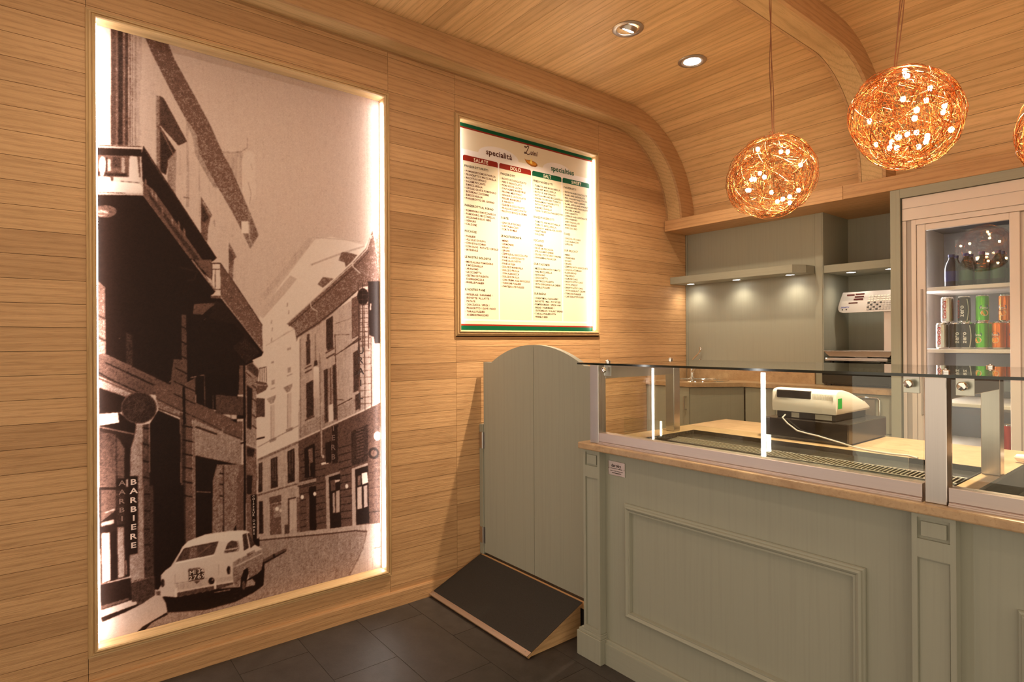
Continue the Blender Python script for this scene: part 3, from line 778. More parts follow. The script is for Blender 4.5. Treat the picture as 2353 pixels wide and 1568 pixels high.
    for k in range(11): p.line(0.10, [(745, 100+k*56), (845, 70+k*58)], 1.8)
    for k in range(9): p.line(0.12, [(975, 110+k*62), (1070, 85+k*64)], 2.0)
    p.poly(0.36, [(975, 60), (1070, 30), (1070, 560), (980, 590)], op=0.5)
    p.poly(0.08, [(476, 105), (556, 60), (562, 325), (480, 335)]); p.poly(0.40, [(505, 110), (540, 95), (545, 210), (515, 220)]); p.poly(0.35, [(512, 220), (520, 220), (525, 320), (515, 320)])
    p.poly(0.52, [(418, 372), (570, 335), (572, 362), (424, 400)]); p.line(0.12, [(424, 402), (572, 366)], 2)
    p.poly(0.06, [(512, 408), (566, 398), (570, 745), (516, 748)]); p.poly(0.36, [(490, 480), (514, 470), (518, 748), (494, 752)])
    p.poly(0.56, [(642, 318), (756, 280), (757, 300), (668, 328), (678, 732), (650, 738)]); p.poly(0.09, [(668, 330), (756, 302), (764, 722), (680, 732)]); p.poly(0.56, [(696, 455), (716, 448), (718, 608), (700, 612)]); p.poly(0.60, [(722, 440), (752, 430), (754, 605), (724, 610)]); p.poly(0.30, [(680, 355), (720, 345), (720, 430), (684, 440)]); p.poly(0.72, [(715, 352), (756, 345), (756, 360), (716, 372)])
    p.poly(0.60, [(846, 262), (972, 215), (974, 236), (874, 268), (882, 710), (852, 714)]); p.poly(0.08, [(874, 270), (974, 238), (985, 690), (884, 705)]); p.poly(0.64, [(890, 410), (926, 400), (928, 575), (892, 582)]); p.poly(0.60, [(940, 400), (970, 390), (972, 560), (942, 572)]); p.poly(0.86, [(924, 300), (968, 288), (976, 370), (930, 388)]); p.poly(0.40, [(894, 320), (918, 312), (918, 390), (894, 396)])
    for (x, y) in ((460, 485), (557, 460), (808, 400)): p.ell(0.84, x, y, 12, 17)
    p.poly(0.80, [(605, 215), (666, 205), (668, 222), (610, 232)])
    p.poly(0.12, [(640, 60), (690, 40), (690, 210), (645, 220)]); p.poly(0.10, [(690, -300), (738, -320), (742, 215), (692, 225)], op=0.75); p.line(0.3, [(690, -50), (690, 220)], 1.6); p.line(0.3, [(740, -70), (742, 215)], 1.6)
    p.poly(0.10, [(842, -30), (975, -90), (975, 205), (846, 240)], op=0.6)
    for k in range(11): p.line(0.30, [(884, -60+k*24), (940, -80+k*24)], 2)
    p.line(0.5, [(608, -500), (612, 165)], 4); p.ell(0.62, 624, 165, 10, 14); p.ell(0.12, 1020, 140, 42, 46); p.ell(0.34, 1020, 140, 24, 26)
    p.ell(0.95, 1048, 5, 26, 34)
    # upper storeys of the right house
    p.crop(560, 780, 0.2901)
    p.poly(0.61, [(435, 0), (440, -60), (900, -340), (1075, -420), (1075, 490), (940, 555), (440, 795)], 0.57)
    p.poly(0.50, [(440, 690), (730, 540), (940, 430), (940, 555), (430, 795)], op=0.8); p.line(0.70, [(430, 795), (940, 560), (1075, 490)], 3.6); p.line(0.30, [(435, 805), (940, 572), (1075, 502)], 2.0)
    for q in ([(490, 350), (546, 318), (548, 598), (496, 625)], [(628, 245), (658, 230), (662, 650), (640, 660)], [(698, 208), (722, 192), (732, 625), (706, 640)], [(652, -60), (700, -90), (702, 70), (656, 92)], [(490, 20), (520, 0), (522, 190), (492, 205)], [(860, 105), (905, 80), (905, 400), (862, 420)], [(874, 440), (915, 422), (915, 545), (878, 560)]):
        p.poly(0.22, q)
    for k in range(22): p.line(0.12, [(492, 362+k*12), (545, 335+k*12)], 0.9)
    for k in range(30): p.line(0.12, [(630, 260+k*13), (660, 245+k*13)], 0.8); p.line(0.12, [(700, 225+k*13), (730, 208+k*13)], 0.8)
    p.poly(0.50, [(658, 232), (698, 210), (704, 640), (664, 660)]); p.line(0.25, [(680, 225), (684, 520)], 1.4); p.poly(0.72, [(668, 520), (700, 505), (704, 640), (668, 656)])
    for (a, b) in (((480, 232), (530, 205)), ((480, 265), (535, 235)), ((640, 110), (712, 70)), ((648, 150), (714, 112)), ((480, 640), (555, 605)), ((840, 40), (920, -10))): p.line(0.28, [a, b], 3)
    p.line(0.22, [(710, 130), (850, 40), (920, 0)], 1.6); p.line(0.22, [(735, 525), (850, 465)], 2.0); p.line(0.25, [(735, 475), (785, 478)], 1.6)
    p.line(0.40, [(443, 0), (447, 780)], 1.8); p.line(0.28, [(715, -40), (735, 640)], 1.6); p.line(0.45, [(562, -40), (564, 170)], 2.4); p.line(0.44, [(600, 110), (610, 900)], 4.6); p.line(0.62, [(604, 110), (612, 900)], 1.6)
    p.poly(0.76, [(546, 225), (560, 212), (592, 222), (592, 460), (548, 462)], 0.62); p.poly(0.2, [(555, 170), (575, 165), (580, 205), (550, 212)])
    p.line(0.52, [(435, 480), (435, 780)], 1.4)
    for (x, y, s_) in ((345, 360, 40), (215, 450, 38)): p.poly(0.52, [(x-35, y+20), (x+38, y-12), (x+36, y+10), (x+20, y+50), (x-5, y+60)]); p.poly(0.66, [(x-2, y+70), (x+30, y+60), (x+28, y+330), (x, y+345)]); p.line(0.5, [(x, y+70), (x, y+340)], 1.5)
    for (x, y) in ((345, 710), (215, 790)): p.poly(0.50, [(x-14, y), (x+44, y-22), (x+40, y+4), (x-10, y+26)])
    p.line(0.45, [(110, 850), (430, 680)], 1.6)
    for (x, y, w, h) in ((345, 225, 26, 40), (218, 325, 24, 36), (342, 70, 28, 18), (215, 178, 22, 14)): p.poly(0.55, [(x, y), (x+w, y-8), (x+w, y+h-8), (x, y+h)])
    p.line(0.55, [(340, 290), (382, 272)], 2.2); p.line(0.55, [(212, 395), (248, 380)], 2.2)
    # sign scaffold on the right house
    for x in (905, 945, 997): p.line(0.22, [(x, -330), (x+6, 560)], 1.4)
    for k in range(17): p.line(0.28, [(900, -320+k*52), (1000, -328+k*52)], 1.1)
    p.poly(0.13, [(948, -330), (1075, -350), (1075, 30), (1035, 30), (1030, -20), (1000, -20)], op=0.0)
    # eaves and chimneys of the right house
    p.crop(560, 520, 0.3125)
    p.poly(0.36, [(312, 718), (500, 545), (790, 275), (890, 165), (935, 40), (1060, 0), (1060, 420), (860, 450), (650, 640), (540, 730), (400, 815), (385, 850), (372, 760), (345, 740)], 0.44)
    p.line(0.66, [(316, 716), (500, 548), (792, 285), (895, 175), (930, 70)], 2.0); p.line(0.22, [(330, 735), (510, 575), (800, 310), (915, 185)], 2.0); p.line(0.20, [(385, 815), (540, 715), (660, 620), (820, 480)], 2.4)
    p.line(0.66, [(792, 262), (795, 300), (850, 350)], 2.4); p.line(0.64, [(485, 560), (492, 600), (540, 630)], 2.2)
    p.poly(0.40, [(690, 255), (712, 195), (760, 195), (828, 215), (790, 262), (742, 305), (735, 270)]); p.poly(0.42, [(538, 430), (578, 375), (655, 388), (620, 420), (590, 445), (576, 455)])
    p.poly(0.20, [(600, 690), (650, 660), (650, 900), (602, 900)]); p.poly(0.30, [(785, 535), (850, 500), (850, 800), (788, 830)], op=0.8); p.poly(0.26, [(460, 800), (480, 790), (480, 900), (462, 900)])
    p.line(0.25, [(740, 900), (850, 810)], 1.8); p.line(0.35, [(660, 800), (850, 795)], 1.2); p.line(0.4, [(660, 720), (780, 680)], 1.2)
    p.poly(0.07, [(905, 412), (1070, 408), (1070, 860), (955, 862), (948, 815), (915, 800)]); p.ell(0.10, 868, 520, 42, 62); p.line(0.12, [(900, 412), (985, 408)], 2.4); p.line(0.6, [(925, 570), (922, 620)], 3)
    for x in (835, 865, 908): p.line(0.18, [(x, 420), (x+2, 900)], 1.6)
    for k in range(14): p.line(0.25, [(835, 440+k*34), (912, 436+k*34)], 1.2)
    # pale wash towards the right edge of the sky (a curved fade in the old picture)
    p.crop(0, 0, 1)
    p.poly(0.62, [(836, 200), (900, 200), (900, 470), (858, 560), (842, 470)], op=0.75); p.poly(0.52, [(862, 470), (900, 430), (900, 640), (868, 640), (858, 560)], op=0.7)
    # --- barber's pillar sign, hairdresser's sign boards
    p.crop(560, 1000, 0.2901)
    p.poly(0.06, [(56, 468), (102, 464), (104, 808), (72, 820)]); p.poly(0.05, [(70, 815), (124, 810), (124, 870), (98, 880)]); p.line(0.45, [(108, 460), (112, 800)], 1.4)
    # --- car
    p.crop(340, 1190, 0.27907)
    p.poly(0.05, [(150, 640), (560, 575), (760, 560), (930, 380), (960, 400), (950, 545), (860, 610), (720, 680), (480, 745), (172, 765)]); p.poly(0.05, [(110, 600), (300, 600), (300, 700), (165, 700)])
    p.poly(0.52, [(815, 510), (860, 490), (885, 520), (880, 545), (805, 560)])
    p.poly(0.76, [(118, 460), (150, 422), (225, 368), (250, 320), (290, 228), (340, 180), (480, 125), (700, 96), (800, 94), (832, 106), (880, 212), (915, 230), (945, 248), (955, 320), (940, 430), (830, 490), (800, 520), (750, 558), (700, 540), (560, 580), (240, 642), (125, 632), (112, 615), (120, 560)], 0.66)
    p.poly(0.80, [(300, 220), (345, 182), (480, 130), (780, 100), (785, 180), (640, 190), (590, 185), (300, 245)], op=0.5)
    p.poly(0.50, [(700, 358), (760, 320), (945, 248), (955, 320), (942, 430), (830, 490), (826, 430), (800, 402), (775, 440), (765, 500), (750, 558), (712, 540), (700, 480)], 0.42)
    p.line(0.68, [(725, 388), (940, 282)], 2.2); p.poly(0.30, [(812, 285), (880, 255), (880, 280), (820, 305)], op=0.6)
    p.poly(0.25, [(238, 352), (302, 248), (360, 228), (585, 186), (548, 290)]); p.poly(0.50, [(352, 228), (415, 214), (412, 310), (345, 325)], op=0.7); p.line(0.18, [(240, 355), (305, 245), (585, 186)], 1.8); p.line(0.5, [(420, 295), (520, 215)], 2, op=0.6); p.line(0.85, [(240, 362), (550, 297)], 2.0)
    p.poly(0.26, [(630, 275), (660, 200), (690, 178), (735, 185), (745, 245), (722, 268)]); p.poly(0.62, [(640, 250), (738, 232), (738, 246), (640, 262)]); p.line(0.35, [(632, 280), (745, 262), (752, 240), (742, 180)], 1.4)
    p.poly(0.20, [(780, 130), (812, 118), (832, 238), (792, 262)]); p.poly(0.20, [(820, 118), (836, 118), (880, 212), (846, 240)])
    p.poly(0.06, [(768, 480), (785, 420), (822, 400), (830, 440), (812, 510), (800, 590), (760, 580)]); p.poly(0.05, [(880, 470), (935, 420), (955, 320), (958, 380), (942, 520), (900, 548)])
    p.ell(0.30, 790, 545, 14, 38); p.line(0.5, [(772, 470), (790, 412), (826, 396)], 1.6)
    p.ell(0.10, 668, 420, 15, 34); p.ell(0.14, 132, 524, 14, 34); p.ell(0.42, 680, 430, 5, 24)
    p.line(0.42, [(230, 455), (232, 530), (500, 485)], 1.0); p.line(0.45, [(585, 375), (588, 465)], 1.0)
    p.poly(0.55, [(235, 535), (510, 490), (690, 470), (700, 500), (250, 590)], op=0.5)
    p.poly(0.70, [(112, 608), (235, 590), (560, 535), (700, 502), (712, 520), (570, 562), (245, 622), (125, 636)]); p.poly(0.12, [(245, 605), (560, 545), (705, 520), (705, 535), (570, 578), (250, 638)], op=0.75); p.poly(0.75, [(230, 570), (252, 566), (250, 640), (226, 642)]); p.poly(0.75, [(550, 508), (568, 505), (566, 575), (548, 576)])
    p.poly(0.22, [(340, 422), (466, 408), (470, 492), (345, 512)]); p.poly(0.35, [(338, 410), (430, 396), (440, 408), (340, 420)]); p.poly(0.25, [(385, 512), (435, 504), (410, 532)])
    p.ell(0.08, 528, 508, 24, 28); p.ell(0.6, 536, 500, 6, 7); p.line(0.62, [(550, 603), (680, 580)], 1.8)
    p.poly(0.30, [(955, 330), (1135, 240), (1138, 262), (955, 362)]); p.poly(0.12, [(955, 355), (1136, 258), (1136, 268), (955, 372)]); p.line(0.08, [(1035, 290), (1038, 318)], 4)
    # fine setts in the roadway
    rr = random.Random(3)
    for _ in range(420):
        x = rr.uniform(700, 2000); y = rr.uniform(160, 800)
        if y < 560-0.22*(x-700): continue
        p.line(0.36+rr.random()*0.28, [(x, y), (x+rr.uniform(14, 40), y-rr.uniform(3, 9))], 1.0, op=0.35)
    a = p.a
    # film grain: coarse clumps, strongest in the mid tones
    a = blur(a, 2)
    mid = np.clip(1-np.abs(a-0.36)*2.4, 0.16, 1)
    a = a+mid*(fuzz(p.h, p.w, 3, 0.045)+fuzz(p.h, p.w, 7, 0.018))+RNG.standard_normal(a.shape).astype(np.float32)*0.07*mid
    st = np.repeat(RNG.standard_normal((p.h//40+1, p.w)).astype(np.float32), 40, 0)[:p.h]; a = a+blur(st, 3)*0.035*np.clip(1-np.abs(a-0.56)*5, 0, 1)*(a < 0.655)
    a = a.reshape(GH, SS, GW, SS).mean((1, 3))
    return np.clip(a, 0, 1)

def print_panel(parent, tones, y0, y1, z0, z1, x):
    gh, gw = tones.shape
    ys = np.linspace(y0, y1, gw); zs = np.linspace(z1, z0, gh)
    Y, Z = np.meshgrid(ys, zs)
    v = np.stack([np.zeros_like(Y), Y-(y0+y1)/2, Z-z0], -1).reshape(-1, 3)
    i = np.arange(gh*gw).reshape(gh, gw)
    q = np.stack([i[1:, :-1], i[1:, 1:], i[:-1, 1:], i[:-1, :-1]], -1).reshape(-1, 4)
    me = D.meshes.new('print')
    me.vertices.add(len(v)); me.vertices.foreach_set('co', v.astype(np.float32).ravel())
    me.loops.add(q.size); me.loops.foreach_set('vertex_index', q.astype(np.int32).ravel())
    me.polygons.add(len(q)); me.polygons.foreach_set('loop_start', np.arange(0, q.size, 4, dtype=np.int32))
    me.update(calc_edges=True)
    at = me.attributes.new('tone', 'FLOAT', 'POINT'); at.data.foreach_set('value', tones.astype(np.float32).ravel())
    me.materials.append(M['print'])
    o = D.objects.new('print', me); COL.objects.link(o); o.parent = parent
    own = np.array([x, (y0+y1)/2, z0]); o.location = own-WORLDLOC[parent.name]; WORLDLOC[o.name] = own
    return o

def mk_print():
    nt = NT('sepia print on satin board')
    at = nt.add('ShaderNodeAttribute', attribute_name='tone')
    n = nt.add('ShaderNodeTexNoise', i_2=420.0, i_3=2.0); nt.link(coords(nt, (1, 1, 1), False), n.inputs[0])
    g = nt.add('ShaderNodeMath', operation='MULTIPLY_ADD', i_1=0.10, i_2=-0.05); nt.link(n.outputs[0], g.inputs[0])
    ad = nt.add('ShaderNodeMath', operation='ADD'); nt.link(at.outputs['Fac'], ad.inputs[0]); nt.link(g.outputs[0], ad.inputs[1])
    c = ramp(nt, ad.outputs[0], [(0.0, (0.010, 0.0035, 0.002)), (0.15, (0.028, 0.012, 0.008)), (0.40, (0.17, 0.085, 0.062)), (0.66, (0.58, 0.425, 0.365)), (0.80, (0.80, 0.67, 0.60)), (1.0, (0.92, 0.86, 0.80))])
    nt.link(c, nt.b.inputs['Base Color']); nt.set(Roughness=0.42); nt.b.inputs['Specular IOR Level'].default_value = 0.14
    return nt.m
M['print'] = mk_print()
M['print_light'] = plain('sepia lettering light', (0.60, 0.43, 0.36), 0.4)
M['print_mid'] = plain('sepia lettering dim', (0.16, 0.085, 0.062), 0.4)
M['print_dark'] = plain('sepia lettering dark', (0.045, 0.02, 0.014), 0.4)

FRAME_PROF = [(0.0, -0.048), (0.0, 0.013), (0.003, 0.019), (0.008, 0.0215), (0.0110, 0.019), (0.0118, 0.0125), (0.0140, 0.0125), (0.0155, 0.0165), (0.0205, 0.0170), (0.0235, 0.0130), (0.0245, 0.0070), (0.0275, 0.0072), (0.0312, 0.0085), (0.0315, 0.0005), (0.0315, -0.014), (0.012, -0.048)]
def wall_frame(parent, y0, y1, z0, z1):
    mitre(parent, ('frame_rail', 'frame_stile'), lambda a, b, h: (h, a, b), (y0, y1, z0, z1), FRAME_PROF, ('oak_frame_y', 'oak_frame_z'))
def led_strip(parent, y, z0, z1, side, x0=-0.024, mat='led', w=0.005):
    """lit strip on the inner side of the frame"""
    B(x0, x0+0.010, min(y, y+side*w), max(y, y+side*w), z0, z1).build('led_strip', mat, parent)

mur = thing('street_mural', 'tall framed sepia mural of an old street with a parked car', 'mural', (-0.02, (MY0+MY1)/2, MZ0))
tones = paint_street()
print_panel(mur, tones, MY0-0.006, MY1+0.006, MZ0-0.006, MZ1+0.006, MX)
B(-0.0575, MX-0.0006, MY0-0.01, MY1+0.01, MZ0-0.01, MZ1+0.01).build('backing_board', 'dark', mur)
wall_frame(mur, MY0, MY1, MZ0, MZ1)
led_strip(mur, MY0+0.0005, MZ0+0.01, MZ1-0.01, 1); led_strip(mur, MY1-0.0005, MZ0+0.01, MZ1-0.02, -1)
# printed lettering in the picture
def mtext(s, px, py, hpx, mat_mb, xs=1.0, shear=0.0, align='c', rise=0.0006):
    """letters of height hpx (photo pixels) centred on a photo pixel, lying on the print"""
    a = onplane(px, py+hpx/2, 'x', MX+rise); b = onplane(px, py-hpx/2, 'x', MX+rise)
    text(mat_mb, s, a, (0, 1, 0), (0, 0, 1), (b.z-a.z)/0.70, xs, align, shear)
lm, ld, lk = MB(), MB(), MB()
for ch, y in zip('BARBIERE', (1107.5, 1128, 1149, 1170, 1190.5, 1211, 1232.5, 1253)): mtext(ch, 308.5, y, 12.5, lm, 1.25)
for ch, y in zip('AARBI', (1110, 1131, 1152, 1172, 1192)): mtext(ch, 281.5, y, 11, ld, 1.2)
for ch, y in zip('COIFFEUR', [1141+k*6.2 for k in range(8)]): mtext(ch, 583, y, 4.6, lm, 1.1)
for ch, y in zip('DAMES', [1197+k*7.4 for k in range(5)]): mtext(ch, 584, y, 4.8, lm, 1.1)
mtext('MI 34', 453, 1314, 9, lm, 1.0); mtext('2769', 453.5, 1326, 9.5, lm, 1.15)
for ch, y in zip('IERB', (984, 1006, 1028, 1050)): mtext(ch, 767, y, 12, ld, 1.0)
for ch, y in zip('URAIL', (806, 828, 853, 880, 910)): mtext(ch, 830, y, 15, lk, 1.1)
tag(lm.build('lettering', 'print_light', mur), kind='stuff'); tag(ld.build('lettering', 'print_mid', mur), kind='stuff'); tag(lk.build('lettering', 'print_dark', mur), kind='stuff')

# a second lit panel further along the same wall (it shows in the display-case glass)
m2 = thing('lit_wall_panel', 'second lit sepia wall panel beside the street mural, along the boarded wall', 'mural', (-0.02, -5.823, MZ0))
print_panel(m2, np.clip(0.62+fuzz(80, 40, 8, 0.08)+fuzz(80, 40, 20, 0.06), 0.1, 0.85), -6.426, -5.220, MZ0-0.006, MZ1+0.006, MX)
wall_frame(m2, -6.420, -5.226, MZ0, MZ1)
led_strip(m2, -5.2265, MZ0+0.01, MZ1-0.02, -1, mat='led_panel', w=0.14)

# ================================================================== menu board
NY0, NY1, NZ0, NZ1 = -2.104, -1.013, 1.418, 2.592
NXP = -0.030
mn = thing('menu_board', 'lit menu board in an oak frame on the boarded wall above the gate', 'menu board', (-0.02, (NY0+NY1)/2, NZ0))
for k, c, r in (('menu_cream', (0.74, 0.62, 0.45), 0.32), ('menu_white', (0.80, 0.72, 0.68), 0.32), ('menu_green', (0.002, 0.085, 0.036), 0.30), ('menu_red', (0.25, 0.018, 0.008), 0.30), ('menu_brown', (0.085, 0.018, 0.010), 0.4), ('menu_dark', (0.016, 0.016, 0.010), 0.4), ('menu_pale', (0.90, 0.80, 0.62), 0.4), ('pastry', (0.66, 0.26, 0.03), 0.4), ('pastry_dark', (0.30, 0.09, 0.01), 0.4), ('pastry_light', (0.90, 0.66, 0.16), 0.4)):
    M[k] = plain(k.replace('_', ' ') + ' print', c, r+0.1, spec=0.18)
B(-0.056, NXP, NY0-0.005, NY1+0.005, NZ0-0.005, NZ1+0.005).build('print_panel', 'menu_cream', mn)
def flat(pts, lvl, name, mat):
    """printed patch: outline in (y,z), a hair above the panel"""
    b = MB(); x = NXP+0.0003*lvl
    b.prism(pts, 'x', x-0.00025, x); return b.build(name, mat, mn)
def rounded(y0, y1, z0, z1, r, top_only=True, n=6):
    p = [(y0, z0), (y1, z0)] if top_only else []
    p += [(y1-r+r*math.cos(math.pi/2*k/n), z1-r+r*math.sin(math.pi/2*k/n)) for k in range(n+1)]
    p += [(y0+r-r*math.sin(math.pi/2*k/n), z1-r+r*math.cos(math.pi/2*k/n)) for k in range(n+1)]
    return p
for (z0, z1, mt, nm) in ((2.572, 2.597, 'menu_green', 'green_band'), (2.563, 2.572, 'menu_red', 'red_band'), (1.413, 1.445, 'menu_green', 'green_band'), (1.445, 1.454, 'menu_red', 'red_band')):
    flat([(NY0-0.004, z0), (NY1+0.004, z0), (NY1+0.004, z1), (NY0-0.004, z1)], 1, nm, mt)
wz = 2.446
hump = lambda c, w, h: [(c+w*math.cos(a)*-1, wz+h*math.sin(a)) for a in [math.pi*k/16 for k in range(17)]]
flat([(-2.066, 1.472), (-1.030, 1.472), (-1.030, wz)] + hump(-1.328, 0.125, 0.050)[::-1] + hump(-1.800, 0.150, 0.056)[::-1] + [(-2.066, wz)], 1, 'white_field', 'menu_white')
COLY = [(-2.057, -1.809), (-1.799, -1.552), (-1.542, -1.294), (-1.284, -1.037)]
MENU = [('SALATE', 'menu_red', [('PANZEROTTI FRITTI', 'POMODORO E MOZZARELLA;PROSCIUTTO E MOZZARELLA;RICOTTA E SPINACI;SALAME PICCANTE;+E MOZZARELLA;CIPOLLE, OLIVE E POMODORO;INTEGRALE ZUCCHINE;+E MOZZARELLA;PANZEROTTO DEL GIORNO'), ('PANZEROTTI AL FORNO', 'POMODORO E MOZZARELLA;POMODORO, MOZZARELLA,;+ACCIUGHE E OLIVE NERE;VERDURE;CALZONE'), ('FOCACCE', "PUGLIESE;ALL'OLIO DI OLIVA;CON STRACCHINO;CON OLIVE / PATATE / CIPOLLE;INTEGRALE"), ('LE NOSTRE GOLOSITÀ', 'MEZZALUNA POMODORO;+E MOZZARELLA;ARANCINO;CROCCHETTA;CESTINO DI POLENTA;+E GORGONZOLA;FRISELLE PUGLIESI'), ('IL NOSTRO PANE', 'INTEGRALE / BANANINE /;+BIOVETTE / AL LATTE /;+PATATE;CON ZUCCA / SPECK /;+PROSCIUTTO / OLIVE / NOCI;TARALLI PUGLIESI;+AI SEMI DI FINOCCHIO')]),
 ('DOLCI', 'menu_red', [('PANZEROTTI', 'RICOTTA E CIOCCOLATO;PERE E CIOCCOLATO;FICHI, NOCI E CACAO;CASTAGNE E MANDORLE;PRUGNE, MELE E NOCI;ARANCE E CIOCCOLATO;PESCHE, MANDORLE;+E AMARETTI;CILIEGIE E CIOCCOLATO;FRAGOLE E CIOCCOLATO;FRUTTI DI BOSCO E CREMA'), ('TORTE', 'CHOCOLATE CAKE;CASTAGNACCIO;TORTA DI MELE'), ('LE NOSTRE BONTÀ', 'MEINO;CREMONESE;KRANZ;GRAFFE;ZEPPOLE AL CIOCCOLATO;PANE AL CIOCCOLATO;PANE ALLE UVETTE;PANE AI FICHI;DOLCE DI MANDORLA;DOLCE DI FROLLA;+CON ALBICOCCA;DOLCE DI FROLLA;+CON CREMA ALLE NOCCIOLE;TORRONE PUGLIESE;CARTEDDATE PUGLIESI')]),
 ('SALT', 'menu_green', [('FRIED PANZEROTTI', "TOMATO AND MOZZARELLA;HAM AND MOZZARELLA;RICOTTA AND SPINACH;HOT SALAMI AND MOZZARELLA;ONION, OLIVES AND TOMATO;WHOLEMEAL PANZEROTTO;+WITH COURGETTES;+AND MOZZARELLA;TODAY'S SPECIAL PANZEROTTO"), ('BAKED PANZEROTTI', 'TOMATO AND MOZZARELLA;TOMATO, MOZZARELLA,;+ANCHOVY AND BLACK OLIVES;VEGETABLES;CALZONE'), ('FOCACCE', 'PUGLIESE;OLIVE OIL FOCACCIA;STRACCHINO CHEESE;OLIVES / POTATOES / ONIONS;WHOLEMEAL FOCACCIA'), ('OUR TASTINESS', 'MEZZALUNA WITH TOMATO;+AND MOZZARELLA;ARANCINO;CROCCHETTA;CESTINO DI POLENTA;+WITH GORGONZOLA CHEESE;FRISELLE PUGLIESI'), ('OUR BREAD', "WHEATMEAL / BANANINE /;+BIOVETTE / MILK / POTATOES;PUMPKIN BREAD / SPECK HAM;+BREAD / HAM BREAD /;+OLIVE BREAD / WALNUT BREAD;TARALLI PUGLIESI WITH;+FENNEL'S SEED")]),
 ('SWEET', 'menu_green', [('PANZEROTTI', 'RICOTTA AND CHOCOLATE;PEARS AND CHOCOLATE;FIGS, WALNUT AND COCOA;CHESTNUT AND ALMOND;PLUMS, APPLES AND WALNUT;ORANGES AND CHOCOLATE;PEACHES, ALMOND,;+AND AMARETTI;CHERRIES AND CHOCOLATE;STRAWBERRIES;+AND CHOCOLATE;MIXED BERRIES;+AND CUSTARD'), ('CAKES', 'CHOCOLATE CAKE;CASTAGNACCIO;APPLE PIE'), ('OUR DELICACY', 'MEINO;CREMONESE;KRANZ;GRAFFE;ZEPPOLE WITH CHOCOLATE;CHOCOLATE BREAD;RAISIN BREAD;FIGS BREAD;ALMOND CAKE;SHORT PASTRY CAKE;+WITH APRICOT;SHORT PASTRY CAKE;+WITH HAZELNUT CREAM;TORRONE PUGLIESE;CARTEDDATE PUGLIESI')])]
LP = 0.01936; FS = 0.0150
XS = 0.216/textwidth('CIPOLLE, OLIVE E POMODORO', FS)
tx = NXP+0.0016
for (y0, y1), (head, hm, blocks) in zip(COLY, MENU):
    flat([(y0, 1.484), (y1, 1.484), (y1, 2.380), (y0, 2.380)], 2, 'column_field', 'menu_cream')
    flat(rounded(y0, y1, 2.381, 2.413, 0.012), 3, 'column_heading', hm)
    b = MB(); text(b, head, (tx, (y0+y1)/2+0.002, 2.3865), (0, 1, 0), (0, 0, 1), 0.0285, 0.92, 'c'); tag(b.build('heading_lettering', 'menu_pale', mn), kind='stuff')
    bh, bi = MB(), MB(); z = 2.352
    for bk, (title, items) in enumerate(blocks):
        text(bh, title, (tx, y0+0.010, z-0.0058), (0, 1, 0), (0, 0, 1), 0.0172, XS)
        z -= 1.45*LP
        its = items.split(';')
        for k, it in enumerate(its):
            s_ = it.lstrip('+')
            if not it.startswith('+'): bi.box(tx-0.0006, tx, y0+0.010, y0+0.0145, z-0.0008, z+0.0008)
            text(bi, s_, (tx, y0+0.020, z-0.0052), (0, 1, 0), (0, 0, 1), FS, XS)
            z -= LP
        z -= 1.1*LP
    tag(bh.build('lettering', 'menu_dark', mn), kind='stuff'); tag(bi.build('lettering', 'menu_brown' if hm == 'menu_red' else 'menu_dark', mn), kind='stuff')
b = MB(); text(b, 'specialità', (tx, -1.895, 2.446), (0, 1, 0), (0, 0, 1), 0.046, 1.08, gap=0.06); tag(b.build('lettering', 'menu_brown', mn), kind='stuff')
b = MB(); text(b, 'specialties', (tx, -1.385, 2.442), (0, 1, 0), (0, 0, 1), 0.046, 1.02, gap=0.06); tag(b.build('lettering', 'menu_green', mn), kind='stuff')
b = MB(); text(b, 'uini', (tx, -1.556, 2.508), (0, 1, 0), (0, 0, 1), 0.042, 0.9, gap=0.10, shear=0.12)
lp = [(-1.607+0.050*u_, 2.505+0.053*v_) for u_, v_ in ((.08, .74), (.14, .88), (.24, .84), (.26, .70), (.34, .74), (.50, .92), (.64, 1.0), (.76, .97), (.74, .82), (.60, .62), (.48, .42), (.38, .20), (.24, .05), (.08, .04), (.04, .14), (.16, .20), (.36, .10), (.58, .01), (.80, .05), (.92, .16))]
b.tube([(tx-0.001, y, z) for (y, z) in lp], 0.0026, 5); tag(b.build('script_name', 'menu_brown', mn), kind='stuff')
# little pasty picture under the name
flat([(-1.604, 2.476), (-1.592, 2.470), (-1.560, 2.474), (-1.520, 2.470), (-1.500, 2.460), (-1.498, 2.448), (-1.515, 2.438), (-1.545, 2.437), (-1.575, 2.446), (-1.592, 2.458)], 2, 'pasty_picture', 'pastry_dark')
flat([(-1.600, 2.474), (-1.590, 2.468), (-1.560, 2.471), (-1.522, 2.467), (-1.504, 2.459), (-1.516, 2.448), (-1.545, 2.445), (-1.575, 2.452), (-1.590, 2.462)], 3, 'pasty_picture', 'pastry')
flat([(-1.562, 2.456), (-1.552, 2.452), (-1.540, 2.456), (-1.544, 2.472), (-1.550, 2.486), (-1.557, 2.472)], 4, 'pasty_picture', 'pastry_light')
wall_frame(mn, NY0, NY1, NZ0, NZ1)
led_strip(mn, NY0+0.0005, NZ0+0.01, NZ1-0.01, 1, -0.016, 'led_menu', 0.004); led_strip(mn, NY1-0.0005, NZ0+0.01, NZ1-0.02, -1, -0.016, 'led_menu', 0.004)

